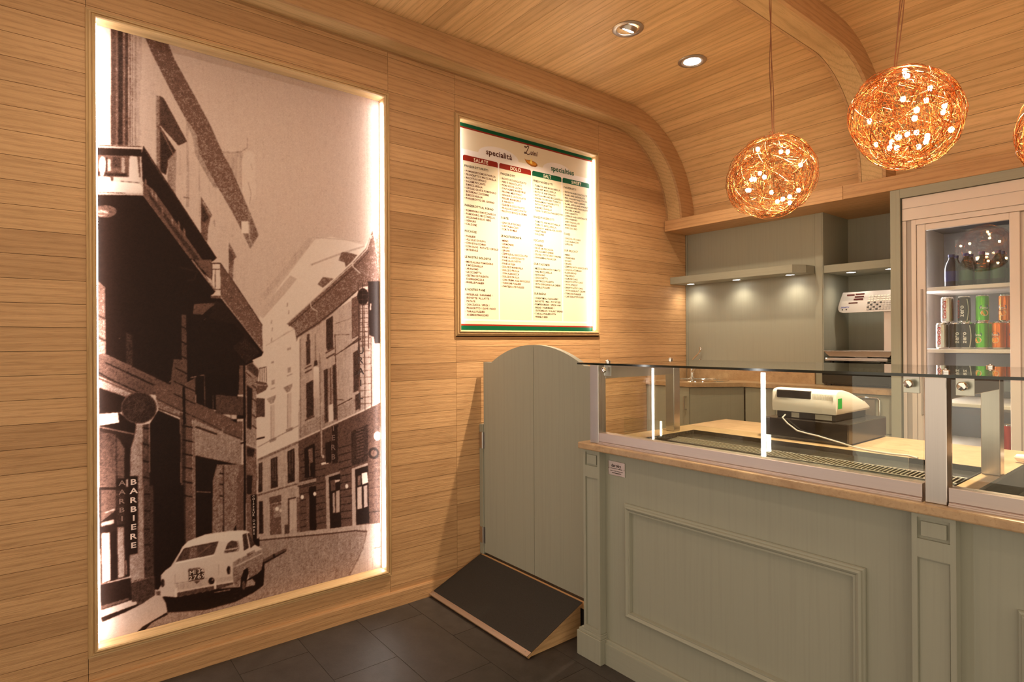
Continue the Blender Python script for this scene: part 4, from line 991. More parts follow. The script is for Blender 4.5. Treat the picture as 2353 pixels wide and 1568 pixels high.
# ================================================================== service counter
YF, YB, YP, YS = -2.064, -2.084, -2.112, -2.102      # panel, skirting, plinth and pilaster shaft fronts
ct = thing('service_counter', 'sage painted panelled service counter with pilasters and skirting', 'counter', (2.2, -1.55, 0))
XE = 3.60
B(0.962, XE, YF, YF+0.022, 0.0, 0.8905).build('front_panel', 'sage', ct)
B(0.952, 0.9615, YF, -0.985, 0.0, 0.8905).build('side_panel', 'sage', ct)
B(0.962, XE, -1.005, -0.985, 0.0, 0.8905).build('back_panel', 'sage', ct)
def skirting(x0, x1):
    MB().prism([(YB, 0.0), (YB, 0.088), (YB+0.005, 0.0895), (YB+0.006, 0.099), (YB+0.012, 0.102), (YF-0.0002, 0.102), (YF-0.0002, 0.0)], 'x', x0, x1).build('skirting', 'sage_x', ct)
def pilaster(x0, x1):
    # plinth block with stepped cap
    pl = MB()
    pl.box(x0-0.034, x1+0.008, YP, YF-0.0004, 0.0, 0.104, bev=0.0015)
    pl.box(x0-0.026, x1+0.005, YP+0.005, YF-0.0004, 0.104, 0.1165, bev=0.0012)
    pl.box(x0-0.014, x1+0.003, YP+0.008, YF-0.0004, 0.1165, 0.124, bev=0.001)
    pl.build('plinth_block', 'sage', ct)
    # shaft: stiles and rails round two sunk fields
    m_ = 0.0125; zt, z1, z2, z3, z4 = 0.8905, 0.880, 0.823, 0.774, 0.140
    sh = MB(); y0, yr, y1 = YS, YS+0.008, YF-0.0004
    sh.box(x0, x1, yr, y1, 0.1245, zt)
    sh.box(x0, x0+m_, y0, yr, 0.1245, zt); sh.box(x1-m_, x1, y0, yr, 0.1245, zt)
    for a, b in ((z1, zt), (z3, z2), (0.1245, z4)): sh.box(x0+m_, x1-m_, y0, yr, a, b)
    s = sh.build('pilaster_shaft', 'sage', ct)
    B(x0+m_+0.008, x1-m_-0.008, y0+0.001, yr, z2+0.008, z1-0.010, bev=0.001).build('raised_block', 'sage', s)
    MB().prism([(x0+m_+0.003, yr), (x1-m_-0.003, yr), (x1-m_-0.003, yr-0.0012), (x0+m_+0.003, yr-0.0012)], 'z', z4+0.004, z3-0.006).build('sunk_field', 'sage', s)
PILS = [(0.948, 1.043), (2.172, 2.270), (3.40, 3.498)]
for q in PILS: pilaster(*q)
skirting(1.052, 2.137); skirting(2.279, 3.365)
PROF = [(0.0, 0.0), (0.0, 0.006), (-0.002, 0.010), (-0.007, 0.011), (-0.009, 0.017), (-0.015, 0.020), (-0.021, 0.017), (-0.025, 0.013), (-0.027, 0.014), (-0.031, 0.014), (-0.033, 0.0)]
PROF = [(-w, h) for (w, h) in PROF]
def panel_mould(x0, x1, z0, z1):
    mitre(ct, ('panel_moulding_rail', 'panel_moulding_stile'), lambda a, b, h: (a, YF-0.0004-h, b), (x0+0.034, x1-0.034, z0+0.034, z1-0.034), [(0.034-w, h) for (w, h) in PROF][::-1], ('sage_x', 'sage'))
panel_mould(1.150, 2.047, 0.228, 0.693); panel_mould(2.385, 3.285, 0.228, 0.693)

# maker's plate screwed to the panel
mp = thing('maker_plate', 'small engraved metal maker plate on the counter front below the worktop', 'nameplate', (1.10, YF, 0.80))
px0, px1, pz0, pz1 = 1.060, 1.150, 0.795, 0.853
B(px0, px1, YF-0.0035, YF-0.0006, pz0, pz1, bev=0.0006).build('plate', 'alu', mp)
b = MB(); ty = YF-0.0042
text(b, 'daroby', ((px0+px1)/2, ty, 0.8305), (1, 0, 0), (0, 0, 1), 0.0175, 1.0, 'c', gap=0.05)
tag(b.build('lettering', 'ink', mp), kind='stuff')
b = MB(); rr = random.Random(5)
for z, w, h in ((0.8225, 0.060, 0.0022), (0.8125, 0.064, 0.0018), (0.8040, 0.048, 0.0026)):
    x = (px0+px1)/2-w/2
    while x < (px0+px1)/2+w/2:
        l = rr.uniform(0.0012, 0.0032); b.box(x, x+l, ty, ty+0.0006, z, z+h); x += l+rr.choice((0.0007, 0.0007, 0.0022))
tag(b.build('small_print', 'ink', mp), kind='stuff')
for x in (px0+0.004, px1-0.004): MB().lathe([(0.0, -0.0045), (0.0014, -0.0042), (0.0016, -0.0035)], (x, YF, 0.823), 8, 'y').build('screw', 'ink', mp)

# ---- stone worktop with two sunk openings
WT0, WT1 = 0.891, 0.919
wt = MB(); e = 0.005
wt.prism([(-2.117, WT0+e), (-2.1155, WT0+0.0015), (-2.112, WT0), (-2.035, WT0), (-2.035, WT1), (-2.112, WT1), (-2.1155, WT1-0.0015), (-2.117, WT1-e)], 'x', 0.933, XE+0.02)
wt.box(0.933, 1.055, -2.035, -1.455, WT0, WT1); wt.box(2.198, XE+0.02, -2.035, -1.455, WT0, WT1)
wt.box(0.933, XE+0.02, -1.455, -0.972, WT0, WT1)
tag(wt.build('counter_worktop', 'stone'), 'beige limestone worktop on the sage service counter with sunk openings', 'worktop')

# ================================================================== glass display case on the worktop
dc = thing('display_case', 'glass display case with steel posts standing on the counter worktop', 'display case', (2.2, -1.8, WT1))
ZT = 1.2515
def rect_tube(x0, x1, y0, y1, z0, z1, nm, mt='steel', p=None): return B(x0, x1, y0, y1, z0, z1, bev=0.0016).build(nm, mt, p or dc)
for (x0, x1) in ((0.977, 1.025), (2.199, 2.248), (3.40, 3.449)):
    rect_tube(x0, x1, -2.088, -2.040, WT1+0.0003, ZT, 'front_post')
    rect_tube(x0, x1, -1.566, -1.518, WT1+0.0003, ZT, 'rear_post')
    rect_tube(x0+0.001, x1-0.001, -2.0395, -1.5665, 1.192, ZT-0.0006, 'cross_bar', 'steel')
# aluminium base rails with stepped foot
def rail(x0, x1):
    MB().prism([(-2.088, 0.9310), (-2.088, 0.9650), (-2.0865, 0.9668), (-2.052, 0.9668), (-2.050, 0.9650), (-2.050, WT1+0.0003), (-2.0935, WT1+0.0003), (-2.0935, 0.9235), (-2.0905, 0.9245), (-2.0905, 0.9275), (-2.0885, 0.9285), (-2.086, 0.9300)], 'x', x0, x1).build('base_rail', 'alu', dc)
rail(1.0275, 2.193); rail(2.252, 3.395)
for (x0, x1) in ((1.031, 2.191), (2.254, 3.394)):
    B(x0, x1, -2.073, -2.067, 0.9670, 1.246).build('front_glass', ['glass'], dc)
# top glass: clear faces, dark polished edge
tg = MB(); x0, x1, y0, y1, z0, z1 = 0.931, 3.50, -2.118, -1.470, 1.2525, 1.2605
tg.add([(x0,y0,z0),(x1,y0,z0),(x1,y1,z0),(x0,y1,z0),(x0,y0,z1),(x1,y0,z1),(x1,y1,z1),(x0,y1,z1)], [(0,3,2,1),(4,5,6,7)], 0)
o_ = len(tg.v)-8
for f in ((0,1,5,4),(1,2,6,5),(2,3,7,6),(3,0,4,7)): tg.face([k+o_ for k in f], 1)
tg.build('top_glass', ['glass', 'glass_edge'], dc)
# inner upright glass lip and its return
B(1.112, 2.142, -2.026, -2.022, 0.925, 1.037).build('inner_glass', 'glass', dc)
# clamps holding the front glass, studs through the top glass
def clamp(x, flip=1):
    c = B(x-0.020, x+0.020, -2.0665, -2.062, 1.205, 1.2505, bev=0.001).build('clamp', 'steel', dc)
    MB().lathe([(0.0, -0.024), (0.009, -0.023), (0.0115, -0.019), (0.0115, -0.012), (0.005, -0.011), (0.005, 0.0)], (x, -2.0735, 1.231), 20, 'y').build('knob', 'chrome', c, smooth=True)
for x in (1.058, 2.163, 2.282): clamp(x)
for (x, y) in ((1.001, -2.0), (1.001, -1.56), (2.223, -2.0), (2.223, -1.56)):
    MB().lathe([(0.011, 0.0), (0.011, 0.006), (0.008, 0.0075), (0.004, 0.008), (0.004, 0.0105), (0.0, 0.011)], (x, y, 1.2608), 18).build('stud', 'chrome', dc, smooth=True)
# sunk black well with grille of vent slots
def well(x0, x1, zb):
    w = MB(); y0, y1 = -2.034, -1.456
    w.box(x0, x1, y0, y1, zb-0.004, zb)
    w.box(x0, x0+0.003, y0, y1, zb, WT1+0.002); w.box(x1-0.003, x1, y0, y1, zb, WT1+0.002)
    w.box(x0+0.003, x1-0.003, y0, y0+0.003, zb, WT1-0.001); w.box(x0+0.003, x1-0.003, y1-0.003, y1, zb, WT1+0.002)
    return w.build('sunk_well', 'black_spec', dc)
wl = well(1.058, 2.195, 0.862)
B(1.064, 2.190, -2.028, -1.672, 0.8895, 0.8935, bev=0.0012).build('well_plate', 'black_gloss', dc)
B(1.064, 2.190, -1.594, -1.462, 0.8985, 0.9030, bev=0.0012).build('rear_plate', 'black_spec', dc)
B(1.064, 2.190, -1.671, -1.6665, 0.8625, 0.8975, bev=0.001).build('well_divider', 'steel', dc)
B(1.064, 2.190, -1.5985, -1.5945, 0.8625, 0.9050, bev=0.001).build('well_divider', 'steel', dc)
sl = MB(); x = 1.070
while x < 2.178:
    sl.add([(x, -1.666, 0.8985), (x+0.0045, -1.666, 0.8985), (x+0.0105, -1.599, 0.9045), (x+0.006, -1.599, 0.9045), (x, -1.666, 0.888), (x+0.0045, -1.666, 0.888), (x+0.0105, -1.599, 0.894), (x+0.006, -1.599, 0.894)], [(0,1,2,3),(4,7,6,5),(0,4,5,1),(1,5,6,2),(2,6,7,3),(3,7,4,0)]); x += 0.0135
tag(sl.build('vent_grille', 'grille', dc), kind='stuff')
sl = MB(); x = 1.08
while x < 2.18:
    sl.box(x, x+0.0045, -1.755, -1.738, 0.8936, 0.8950); x += 0.0135
tag(sl.build('vent_slots', 'grille', dc), kind='stuff')

# black baking tray lying in the right well, one edge raised
tr = thing('serving_tray', 'black speckled baking tray with a turned-up rim in the display case', 'tray', (2.62, -1.75, WT1))
tb = MB()
prof = [(0.0, 0.0), (0.006, 0.012), (0.060, 0.016), (0.066, 0.030), (0.074, 0.034)]
x0, x1, y0, y1 = 2.352, 2.90, -1.995, -1.53
rings = []
for (o, h) in ((0.0, 0.0), (0.010, 0.004), (0.050, 0.036), (0.058, 0.038), (0.060, 0.034)):
    rings.append([(x0-o, y0-o*0.45, 0.9195+h), (x1+o, y0-o*0.45, 0.9195+h), (x1+o, y1+o*0.45, 0.9195+h), (x0-o, y1+o*0.45, 0.9195+h)])
o = 0; vs = [v for r in rings for v in r]
fs = [(0, 1, 2, 3)] + [(k*4+j, k*4+(j+1) % 4, (k+1)*4+(j+1) % 4, (k+1)*4+j) for k in range(len(rings)-1) for j in range(4)]
tb.add(vs, fs); tb.build('tray_body', 'black_spec', tr)
for k in range(10):
    MB().lathe([(0.006, 0.0), (0.0055, 0.002), (0.003, 0.0035), (0.0, 0.004)], (2.375+0.030*(k % 5), -1.965+0.045*(k//5)+0.010*(k % 2), 0.9197), 10).build('embossed_stud', 'steel', tr, smooth=True)
tw = thing('tongs', 'pair of tongs with a pale rounded handle lying on the worktop behind the tray', 'tongs', (2.32, -1.27, WT1))
MB().tube([(2.224, -1.255, 0.934), (2.230, -1.256, 0.936), (2.26, -1.262, 0.937), (2.33, -1.277, 0.936), (2.40, -1.29, 0.934)], [0.006, 0.0125, 0.0145, 0.014, 0.010], 14).build('handle', 'white', tw, smooth=True)
for dy in (-0.007, 0.007): MB().tube([(2.39, -1.29+dy*0.3, 0.932), (2.50, -1.312+dy, 0.9275), (2.60, -1.33+dy*2.5, 0.9245)], [0.004, 0.004, 0.005], 8).build('arm', 'chrome', tw, smooth=True)

# ================================================================== cash register on its drawer
cd_ = thing('cash_box', 'black metal cash box under the cream till, standing on the worktop', 'cash box', (1.55, -1.18, WT1))
B(1.374, 1.727, -1.376, -0.980, 0.9235, 1.009, bev=0.003).build('body', 'black_spec', cd_)
B(1.373, 1.401, -1.388, -1.3765, 0.9245, 1.007, bev=0.002).build('side_flange', 'black', cd_)
B(1.403, 1.727, -1.388, -1.3765, 0.9235, 1.009, bev=0.002).build('rear_plate', 'black_gloss', cd_)
for (x, y) in ((1.40, -1.36), (1.70, -1.36), (1.40, -1.0), (1.70, -1.0)): MB().lathe([(0.012, 0.0), (0.012, 0.0043)], (x, y, WT1+0.0003), 12).build('foot', 'black', cd_)
rg = thing('cash_register', 'cream plastic cash register with a dark customer display and green sticker', 'cash register', (1.54, -1.2, 1.0095))
B(1.412, 1.664, -1.340, -1.036, 1.0097, 1.0395, bev=0.003).build('base', 'black', rg)
prf = [(-1.360, 1.040), (-1.363, 1.060), (-1.360, 1.122), (-1.354, 1.131), (-1.340, 1.137), (-1.320, 1.1395), (-1.287, 1.1385), (-1.262, 1.134), (-1.215, 1.123), (-1.154, 1.105), (-1.105, 1.089), (-1.072, 1.076), (-1.040, 1.060), (-1.020, 1.050), (-1.016, 1.046), (-1.018, 1.041), (-1.035, 1.0398)]
bd = MB()
n = len(prf); sect = [(1.400, 0.006, 1.0), (1.402, 0.0015, 1.0), (1.407, 0.0, 1.0), (1.668, 0.0, 1.0), (1.673, 0.0015, 1.0), (1.675, 0.006, 1.0)]
cyy, czz = -1.2, 1.085
for (x, ins, _) in sect:
    for (y, z) in prf:
        dy, dz = y-cyy, z-czz
        bd.v.append((x, y-math.copysign(min(ins, abs(dy)), dy), z-math.copysign(min(ins*0.7, abs(dz)), dz)))
for k in range(len(sect)-1):
    for j in range(n): bd.face((k*n+j, (k+1)*n+j, (k+1)*n+(j+1) % n, k*n+(j+1) % n))
bd.face(tuple(range(n))); bd.face(tuple(range((len(sect)-1)*n, len(sect)*n))[::-1])
bd.build('housing', 'cream', rg, smooth=True)
B(1.424, 1.572, -1.3665, -1.330, 1.0985, 1.1330, bev=0.003).build('display_window', 'black_gloss', rg)
for k in range(20): pass
vr = MB()
for k in range(19): vr.box(1.580+k*0.0045, 1.5822+k*0.0045, -1.3634, -1.359, 1.098, 1.122)
tag(vr.build('vent_ribs', 'cream', rg), kind='stuff')
B(1.6748, 1.6754, -1.3475, -1.3085, 1.0640, 1.1075).build('sticker', 'green_tag', rg)
for (x0, x1) in ((1.478, 1.512), (1.580, 1.648)): B(x0, x1, -1.3408, -1.3400, 1.013, 1.034).build('rating_label', 'paper', rg)
cb = MB().tube([(1.462, -1.362, 1.024), (1.466, -1.398, 1.014), (1.492, -1.404, 0.992), (1.532, -1.402, 0.965), (1.575, -1.398, 0.957), (1.616, -1.397, 0.952), (1.665, -1.395, 0.942), (1.707, -1.394, 0.934), (1.746, -1.400, 0.927), (1.80, -1.412, 0.9232), (1.86, -1.426, 0.9230), (1.905, -1.430, 0.9230), (1.948, -1.418, 0.9230), (1.975, -1.440, 0.9230), (1.99, -1.452, 0.9228)], 0.0032, 8)
tag(cb.build('power_cable', 'grey_plastic', smooth=True), 'grey power cable trailing from the cash register across the worktop', 'cable')

# ================================================================== gate between wall and counter
GY = -1.970
gt = thing('counter_gate', 'sage painted two-board gate with an arched top beside the counter', 'gate', (0.47, GY, 0.155))
gx0, gx1, gm = 0.037, 0.905, 0.470
zs_, zp = 1.2375, 1.3350
def arch(x):
    # shallow circular arch between the two shoulders
    xa, xb = 0.113, 0.827
    if x <= xa or x >= xb: return zs_
    h = zp-zs_; w = (xb-xa)/2; R = (w*w+h*h)/(2*h); c = (xa+xb)/2
    return zp-R+math.sqrt(R*R-(x-c)**2)
def leaf(x0, x1):
    xs_ = [x0+(x1-x0)*k/40 for k in range(41)]
    pts = [(x0, 0.166), (x1, 0.166)] + [(x, arch(x)) for x in reversed(xs_)]
    return MB().prism(pts, 'y', GY, GY+0.030)
leaf(gx0, gm-0.0014).build('board', 'sage', gt); leaf(gm+0.0014, gx1).build('board', 'sage', gt)
B(gm-0.03, gm+0.03, GY+0.0305, GY+0.045, 0.20, 1.20).build('batten', 'sage', gt)
hp = B(0.0015, 0.0345, GY-0.006, GY+0.030, 0.1525, 0.886, bev=0.002).build('hinge_post', 'sage', gt)
for z in (0.797, 0.262):
    h = MB().tube([(0.0355, GY-0.009, z-0.046), (0.0355, GY-0.009, z+0.046)], 0.0062, 12).build('hinge', 'steel', gt, smooth=True)
    B(0.006, 0.0335, GY-0.0085, GY-0.0062, z-0.045, z+0.045).build('hinge_leaf', 'steel', h)
    B(0.0375, 0.048, GY-0.0025, GY-0.0002, z-0.045, z+0.045).build('hinge_leaf', 'steel', h)

# ================================================================== ramp
rp = thing('ramp', 'low wooden ramp with black rubber top and metal nosing before the gate', 'ramp', (0.41, -2.14, 0))
ra, rb = Vector((-2.309, 0.006)), Vector((-1.980, 0.141))
rd = (rb-ra).normalized(); rn = Vector((-rd.y, rd.x))
def slab(x0, x1, s0, s1, t0, t1):
    L = (rb-ra).length
    P = [ra+rd*(L*s0)+rn*t0, ra+rd*(L*s1)+rn*t0, ra+rd*(L*s1)+rn*t1, ra+rd*(L*s0)+rn*t1]
    return MB().prism([tuple(q) for q in P], 'x', x0, x1)
slab(0.018, 0.822, 0.0, 1.0, -0.003, 0.010).build('deck', 'ply', rp)
slab(0.018, 0.8215, 0.062, 1.0, 0.0103, 0.0125).build('rubber_mat', 'rubber', rp)
ns = slab(0.017, 0.8225, -0.012, 0.060, 0.0103, 0.0130).build('nosing', 'alu', rp)
for x in (0.045, 0.22, 0.395, 0.57, 0.70, 0.795):
    q = ra+rd*(0.030*(rb-ra).length)+rn*0.0131
    MB().lathe([(0.0035, 0.0), (0.003, 0.0012), (0.0, 0.0016)], (x, q.x, q.y), 10).build('screw', 'steel', ns)
MB().prism([(-2.285, 0.0006), (-1.985, 0.0006), (-1.985, 0.131), (-2.000, 0.1255)], 'x', 0.795, 0.810).build('side_wedge', 'ply', rp)
MB().prism([(-2.285, 0.0006), (-1.985, 0.0006), (-1.985, 0.131), (-2.000, 0.1255)], 'x', 0.030, 0.045).build('side_wedge', 'ply', rp)

# ================================================================== floating shelf with spots
fs_ = thing('floating_shelf', 'thick sage floating shelf with a chamfered end on the back panel', 'shelf', (0.48, -0.1, 1.7815))
SZ0, SZ1 = 1.7815, 1.8320
MB().prism([(0.002, -0.199), (0.930, -0.199), (0.980, -0.120), (0.980, -0.001), (0.018, -0.001), (0.002, -0.001)], 'z', SZ0, SZ1).build('board', 'sage_x', fs_)
def shelf_spot(parent, x, y, z, power):
    r = MB().lathe([(0.034, 0.0), (0.034, -0.0022), (0.030, -0.0030), (0.027, -0.0012), (0.027, 0.0)], (x, y, z-0.0002), 24).build('spot_ring', 'nickel', parent, smooth=True)
    MB().lathe([(0.0, -0.0010), (0.0265, -0.0008)], (x, y, z), 20).build('spot_lens', 'downlight', r)
    L = D.lights.new('spot_beam', 'SPOT'); L.energy = power; L.color = (1.0, 0.86, 0.66); L.spot_size = math.radians(140); L.spot_blend = 1.0; L.shadow_soft_size = 0.02
    lo = D.objects.new('spot_beam', L); COL.objects.link(lo); lo.parent = parent
    lo.location = np.array((x, y, z-0.012))-WORLDLOC[parent.name]
for x, y in ((0.103, -0.083), (0.477, -0.083), (0.859, -0.083)): shelf_spot(fs_, x, y, SZ0, P_SHELF)

# ================================================================== open niche between the panel and the fridge
nc = thing('niche_unit', 'tall sage open niche with a lit shelf beside the drinks fridge', 'niche', (1.27, 0.1, 1.0665))
NZ = 1.0668
B(0.9835, 1.0285, -0.004, 0.020, NZ, 2.1715, bev=0.001).build('front_stile', 'sage', nc)
B(1.029, 1.034, -0.002, 0.385, NZ, 2.1715).build('side_panel', 'sage', nc)
B(1.034, 1.505, 0.375, 0.385, NZ, 2.1715).build('back_panel', 'sage', nc)
B(1.5055, 1.5530, -0.266, 0.385, 0.1505, 2.1697, bev=0.001).build('end_panel', 'sage', nc)
sf = B(1.0345, 1.505, 0.004, 0.374, 1.7815, 1.8300, bev=0.001).build('shelf', 'sage_x', nc)
for x in (1.160, 1.382): shelf_spot(nc, x, 0.10, 1.7815, P_SHELF*0.7)

# ================================================================== back worktop, corner cabinet, base cabinets
BW0, BW1 = 1.0385, 1.0660
def rim(pts, z0, z1): return MB().prism(pts, 'z', z0, z1)
bw = thing('back_worktop', 'beige limestone worktop with a splashback along the sage back wall', 'worktop', (0.75, -0.15, BW0))
SX, SY, SR = 0.262, -0.205, 0.178
# slab with a round hole for the sink: outline bridged to the hole
outl = [(0.0015, -0.0015), (0.0015, -0.496), (0.372, -0.496), (0.386, -0.490), (0.596, -0.214), (0.612, -0.205), (1.5045, -0.205), (1.5045, -0.0015)]
ang0 = math.atan2(outl[0][1]-SY, outl[0][0]-SX)
hole = [(SX+SR*math.cos(ang0-2*math.pi*k/40), SY+SR*math.sin(ang0-2*math.pi*k/40)) for k in range(41)]
slabp = MB(); loop = outl + [outl[0]] + hole
bm = bmesh.new()
for z in (BW0, BW1):
    ov = [bm.verts.new((x, y, z)) for x, y in outl]; hv = [bm.verts.new((x, y, z)) for x, y in hole[:-1]]
    ed = [bm.edges.new((ov[k], ov[(k+1) % len(ov)])) for k in range(len(ov))]+[bm.edges.new((hv[k], hv[(k+1) % len(hv)])) for k in range(len(hv))]
    bmesh.ops.triangle_fill(bm, use_beauty=True, edges=ed)
bm.verts.index_update(); no, nh = len(outl), 40
slabp.add([v.co[:] for v in bm.verts], [[v.index for v in f.verts] for f in bm.faces])
bm.free()
for base, cnt in ((0, no), (no, nh)):
    for k in range(cnt):
        a, b_ = base+k, base+(k+1) % cnt; slabp.face((a, b_, b_+no+nh, a+no+nh))
slabp.build('slab', 'stone', bw)
B(0.018, 0.982, -0.0145, -0.0016, BW1+0.0002, 1.166).build('splashback', 'stone', bw)
B(0.0015, 0.0135, -0.49, -0.0148, BW1+0.0002, 1.166).build('splashback', 'stone', bw)

sk = thing('sink', 'round stainless sink let into the corner of the limestone worktop', 'sink', (SX, SY, 0.90))
MB().lathe([(0.022, -0.150), (0.10, -0.146), (0.150, -0.12), (0.166, -0.06), (0.170, 0.001), (0.1735, 0.0045), (0.182, 0.0055), (0.196, 0.0045), (0.1975, 0.0005)], (SX, SY, BW1+0.0003), 48).build('bowl', 'chrome', sk, smooth=True)
fc = thing('faucet', 'chrome mixer tap with a long upright lever behind the round sink', 'faucet', (0.085, -0.052, BW1))
fx, fy = 0.085, -0.050
MB().lathe([(0.026, 0.0), (0.026, 0.006), (0.019, 0.012), (0.0185, 0.095), (0.020, 0.10), (0.020, 0.125), (0.012, 0.135), (0.0, 0.136)], (fx, fy, BW1+0.0003), 24).build('body', 'chrome', fc, smooth=True)
MB().tube([(fx+0.012, fy-0.006, BW1+0.05), (fx+0.06, fy-0.035, BW1+0.095), (fx+0.11, fy-0.07, BW1+0.135), (fx+0.135, fy-0.088, BW1+0.142), (fx+0.145, fy-0.094, BW1+0.128)], [0.012, 0.012, 0.011, 0.011, 0.012], 14).build('spout', 'chrome', fc, smooth=True)
MB().tube([(fx, fy, BW1+0.130), (fx+0.018, fy+0.004, BW1+0.155), (fx+0.055, fy+0.010, BW1+0.19), (fx+0.070, fy+0.012, BW1+0.215), (fx+0.071, fy+0.012, BW1+0.232), (fx+0.064, fy+0.010, BW1+0.238)], [0.006, 0.006, 0.0065, 0.008, 0.0085, 0.005], 12).build('lever', 'chrome', fc, smooth=True)

cc = thing('corner_cabinet', 'sage corner cabinet with an angled door under the sink worktop', 'cabinet', (0.3, -0.25, 0.15))
B(0.002, 0.366, -0.478, -0.470, 0.2, 1.038).build('front_frame', 'sage', cc)
d1 = B(0.004, 0.362, -0.488, -0.4785, 0.165, 1.034, bev=0.001).build('door', 'sage', cc)
hh = MB().tube([(0.338, -0.4882, 0.972), (0.338, -0.512, 0.972), (0.338, -0.512, 0.886), (0.338, -0.4882, 0.886)], 0.005, 8).build('handle', 'steel', d1)
p0, p1 = Vector((0.3665, -0.4860)), Vector((0.592, -0.1900)); dd = (p1-p0).normalized(); nn = Vector((dd.y, -dd.x))
q = [p0+dd*0.002, p1-dd*0.002, p1-dd*0.002-nn*0.016, p0+dd*0.002-nn*0.016]
MB().prism([tuple(k) for k in q], 'z', 0.165, 1.034).build('door', 'sage', cc)
MB().prism([(0.004, -0.468), (0.34, -0.468), (0.56, -0.17), (0.56, -0.02), (0.004, -0.02)], 'z', 0.1505, 0.86).build('carcass', 'sage', cc)
for k, (x0, x1, lbl) in enumerate(((0.600, 1.020, 'plain-fronted sage base cabinet next to the angled corner cabinet'), (1.022, 1.504, 'sage base cabinet with a drawer and steel waste flap beside the fridge'))):
    cbn = thing('base_cabinet', lbl, 'cabinet', ((x0+x1)/2, -0.1, 0.15), 'base cabinets under the back worktop')
    B(x0, x1, -0.176, -0.005, 0.1505, 1.0375).build('carcass', 'sage', cbn)
    if k == 0:
        for a, b_ in ((x0+0.002, (x0+x1)/2-0.001), ((x0+x1)/2+0.001, x1-0.002)): B(a, b_, -0.192, -0.1765, 0.165, 1.034, bev=0.001).build('door', 'sage', cbn)
    else:
        B(x0+0.002, x1-0.002, -0.192, -0.1765, 0.818, 1.034, bev=0.001).build('drawer_front', 'sage', cbn)
        B(x0+0.002, x1-0.002, -0.192, -0.1765, 0.165, 0.815, bev=0.001).build('door', 'sage', cbn)
        fl = B(1.245, 1.402, -0.199, -0.1925, 0.845, 1.008, bev=0.004).build('waste_flap', 'steel', cbn)
        rrp = [(1.235, 0.835), (1.412, 0.835), (1.424, 0.847), (1.424, 1.006), (1.412, 1.018), (1.235, 1.018), (1.223, 1.006), (1.223, 0.847)]
        MB().tube([(x, -0.1985, z) for x, z in rrp], 0.0062, 10, closed=True).build('flap_frame', 'chrome', fl, smooth=True)

# ================================================================== things standing in the niche
ov = thing('countertop_oven', 'low black glass-fronted oven standing in the niche under the scale', 'oven', (1.27, 0.12, BW1))
B(1.046, 1.492, -0.060, 0.33, 1.078, 1.2040, bev=0.004).build('housing', 'black', ov)
B(1.050, 1.488, -0.0655, -0.0602, 1.084, 1.198, bev=0.002).build('front_glass', 'black_gloss', ov)
for (x, y) in ((1.08, -0.03), (1.46, -0.03), (1.08, 0.30), (1.46, 0.30)): MB().lathe([(0.014, 0.0), (0.014, 0.0115)], (x, y, BW1+0.0005 if y > 0 else BW1+0.0005), 12).build('foot', 'black', ov)
for k in range(7): B(1.20+k*0.034, 1.222+k*0.034, -0.0672, -0.0656, 1.168, 1.180).build('button', 'grey_plastic', ov)
sc_ = thing('shop_scale', 'grey shop weighing scale with a keypad console on a column in the niche', 'scale', (1.25, 0.1, 1.2042))
for (x, y) in ((1.09, -0.02), (1.38, -0.02), (1.09, 0.20), (1.38, 0.20)): MB().lathe([(0.016, 0.0), (0.013, 0.0148)], (x, y, 1.2044), 12).build('foot', 'black', sc_)
B(1.060, 1.416, -0.050, 0.235, 1.2193, 1.2400, bev=0.004).build('base_plate', 'steel', sc_)
pt = MB(); rings = []
for (o, h) in ((-0.030, 0.000), (0.0, 0.004), (0.022, 0.034), (0.028, 0.036), (0.028, 0.033), (0.0, 0.0)):
    rings.append([(1.085-o, -0.040-o*0.6, 1.2485+h), (1.42+o, -0.040-o*0.6, 1.2485+h), (1.42+o, 0.21+o*0.3, 1.2485+h), (1.085-o, 0.21+o*0.3, 1.2485+h)])
pt.add([v for r in rings for v in r], [(0, 1, 2, 3)] + [(k*4+j, k*4+(j+1) % 4, (k+1)*4+(j+1) % 4, (k+1)*4+j) for k in range(len(rings)-1) for j in range(4)])
pt.build('platter', 'steel', sc_)
B(1.20, 1.27, 0.05, 0.12, 1.2402, 1.2482).build('platter_boss', 'steel', sc_)
B(1.326, 1.404, 0.150, 0.200, 1.2402, 1.527, bev=0.003).build('column', 'fridge', sc_)
TI = math.radians(14)
def con(pw):   # console lies in a plane leaning back
    x, d, z = pw; return Vector((x, 0.140+(z-1.528)*math.tan(TI)+d, z))
outl2 = [(1.081, 1.660), (1.066, 1.600), (1.060, 1.565), (1.062, 1.548), (1.072, 1.534), (1.094, 1.527), (1.452, 1.527), (1.470, 1.536), (1.478, 1.555), (1.478, 1.645), (1.470, 1.660)]
MB().prism(outl2, 'y', 0.0, 0.030).xform(lambda p: con((p.x, p.y, p.z))).build('console', 'scale_metal', sc_)
def onc(x0, x1, z0, z1, mat, nm, d=0.002): return MB().box(x0, x1, -d, -0.0002, z0, z1).xform(lambda p: con((p.x, p.y, p.z))).build(nm, mat, sc_)
M['lcd'] = plain('dark red display', (0.07, 0.018, 0.018), 0.2)
for (x0, x1, z0, z1) in ((1.108, 1.154, 1.6365, 1.6460), (1.160, 1.212, 1.6400, 1.6490), (1.156, 1.210, 1.6230, 1.6320), (1.151, 1.206, 1.6055, 1.6165), (1.122, 1.176, 1.5860, 1.5925)): onc(x0, x1, z0, z1, 'lcd', 'display')
for r_ in range(7):
    for c_ in range(9):
        x = 1.238+c_*0.0172-r_*0.0012; z = 1.6225-r_*0.0138
        onc(x, x+0.0122, z, z+0.0085, 'black' if (r_ > 2 and c_ < 5 and (r_+c_) % 2) else ('paper' if r_ < 3 else 'fridge_grey'), 'key', 0.0025)
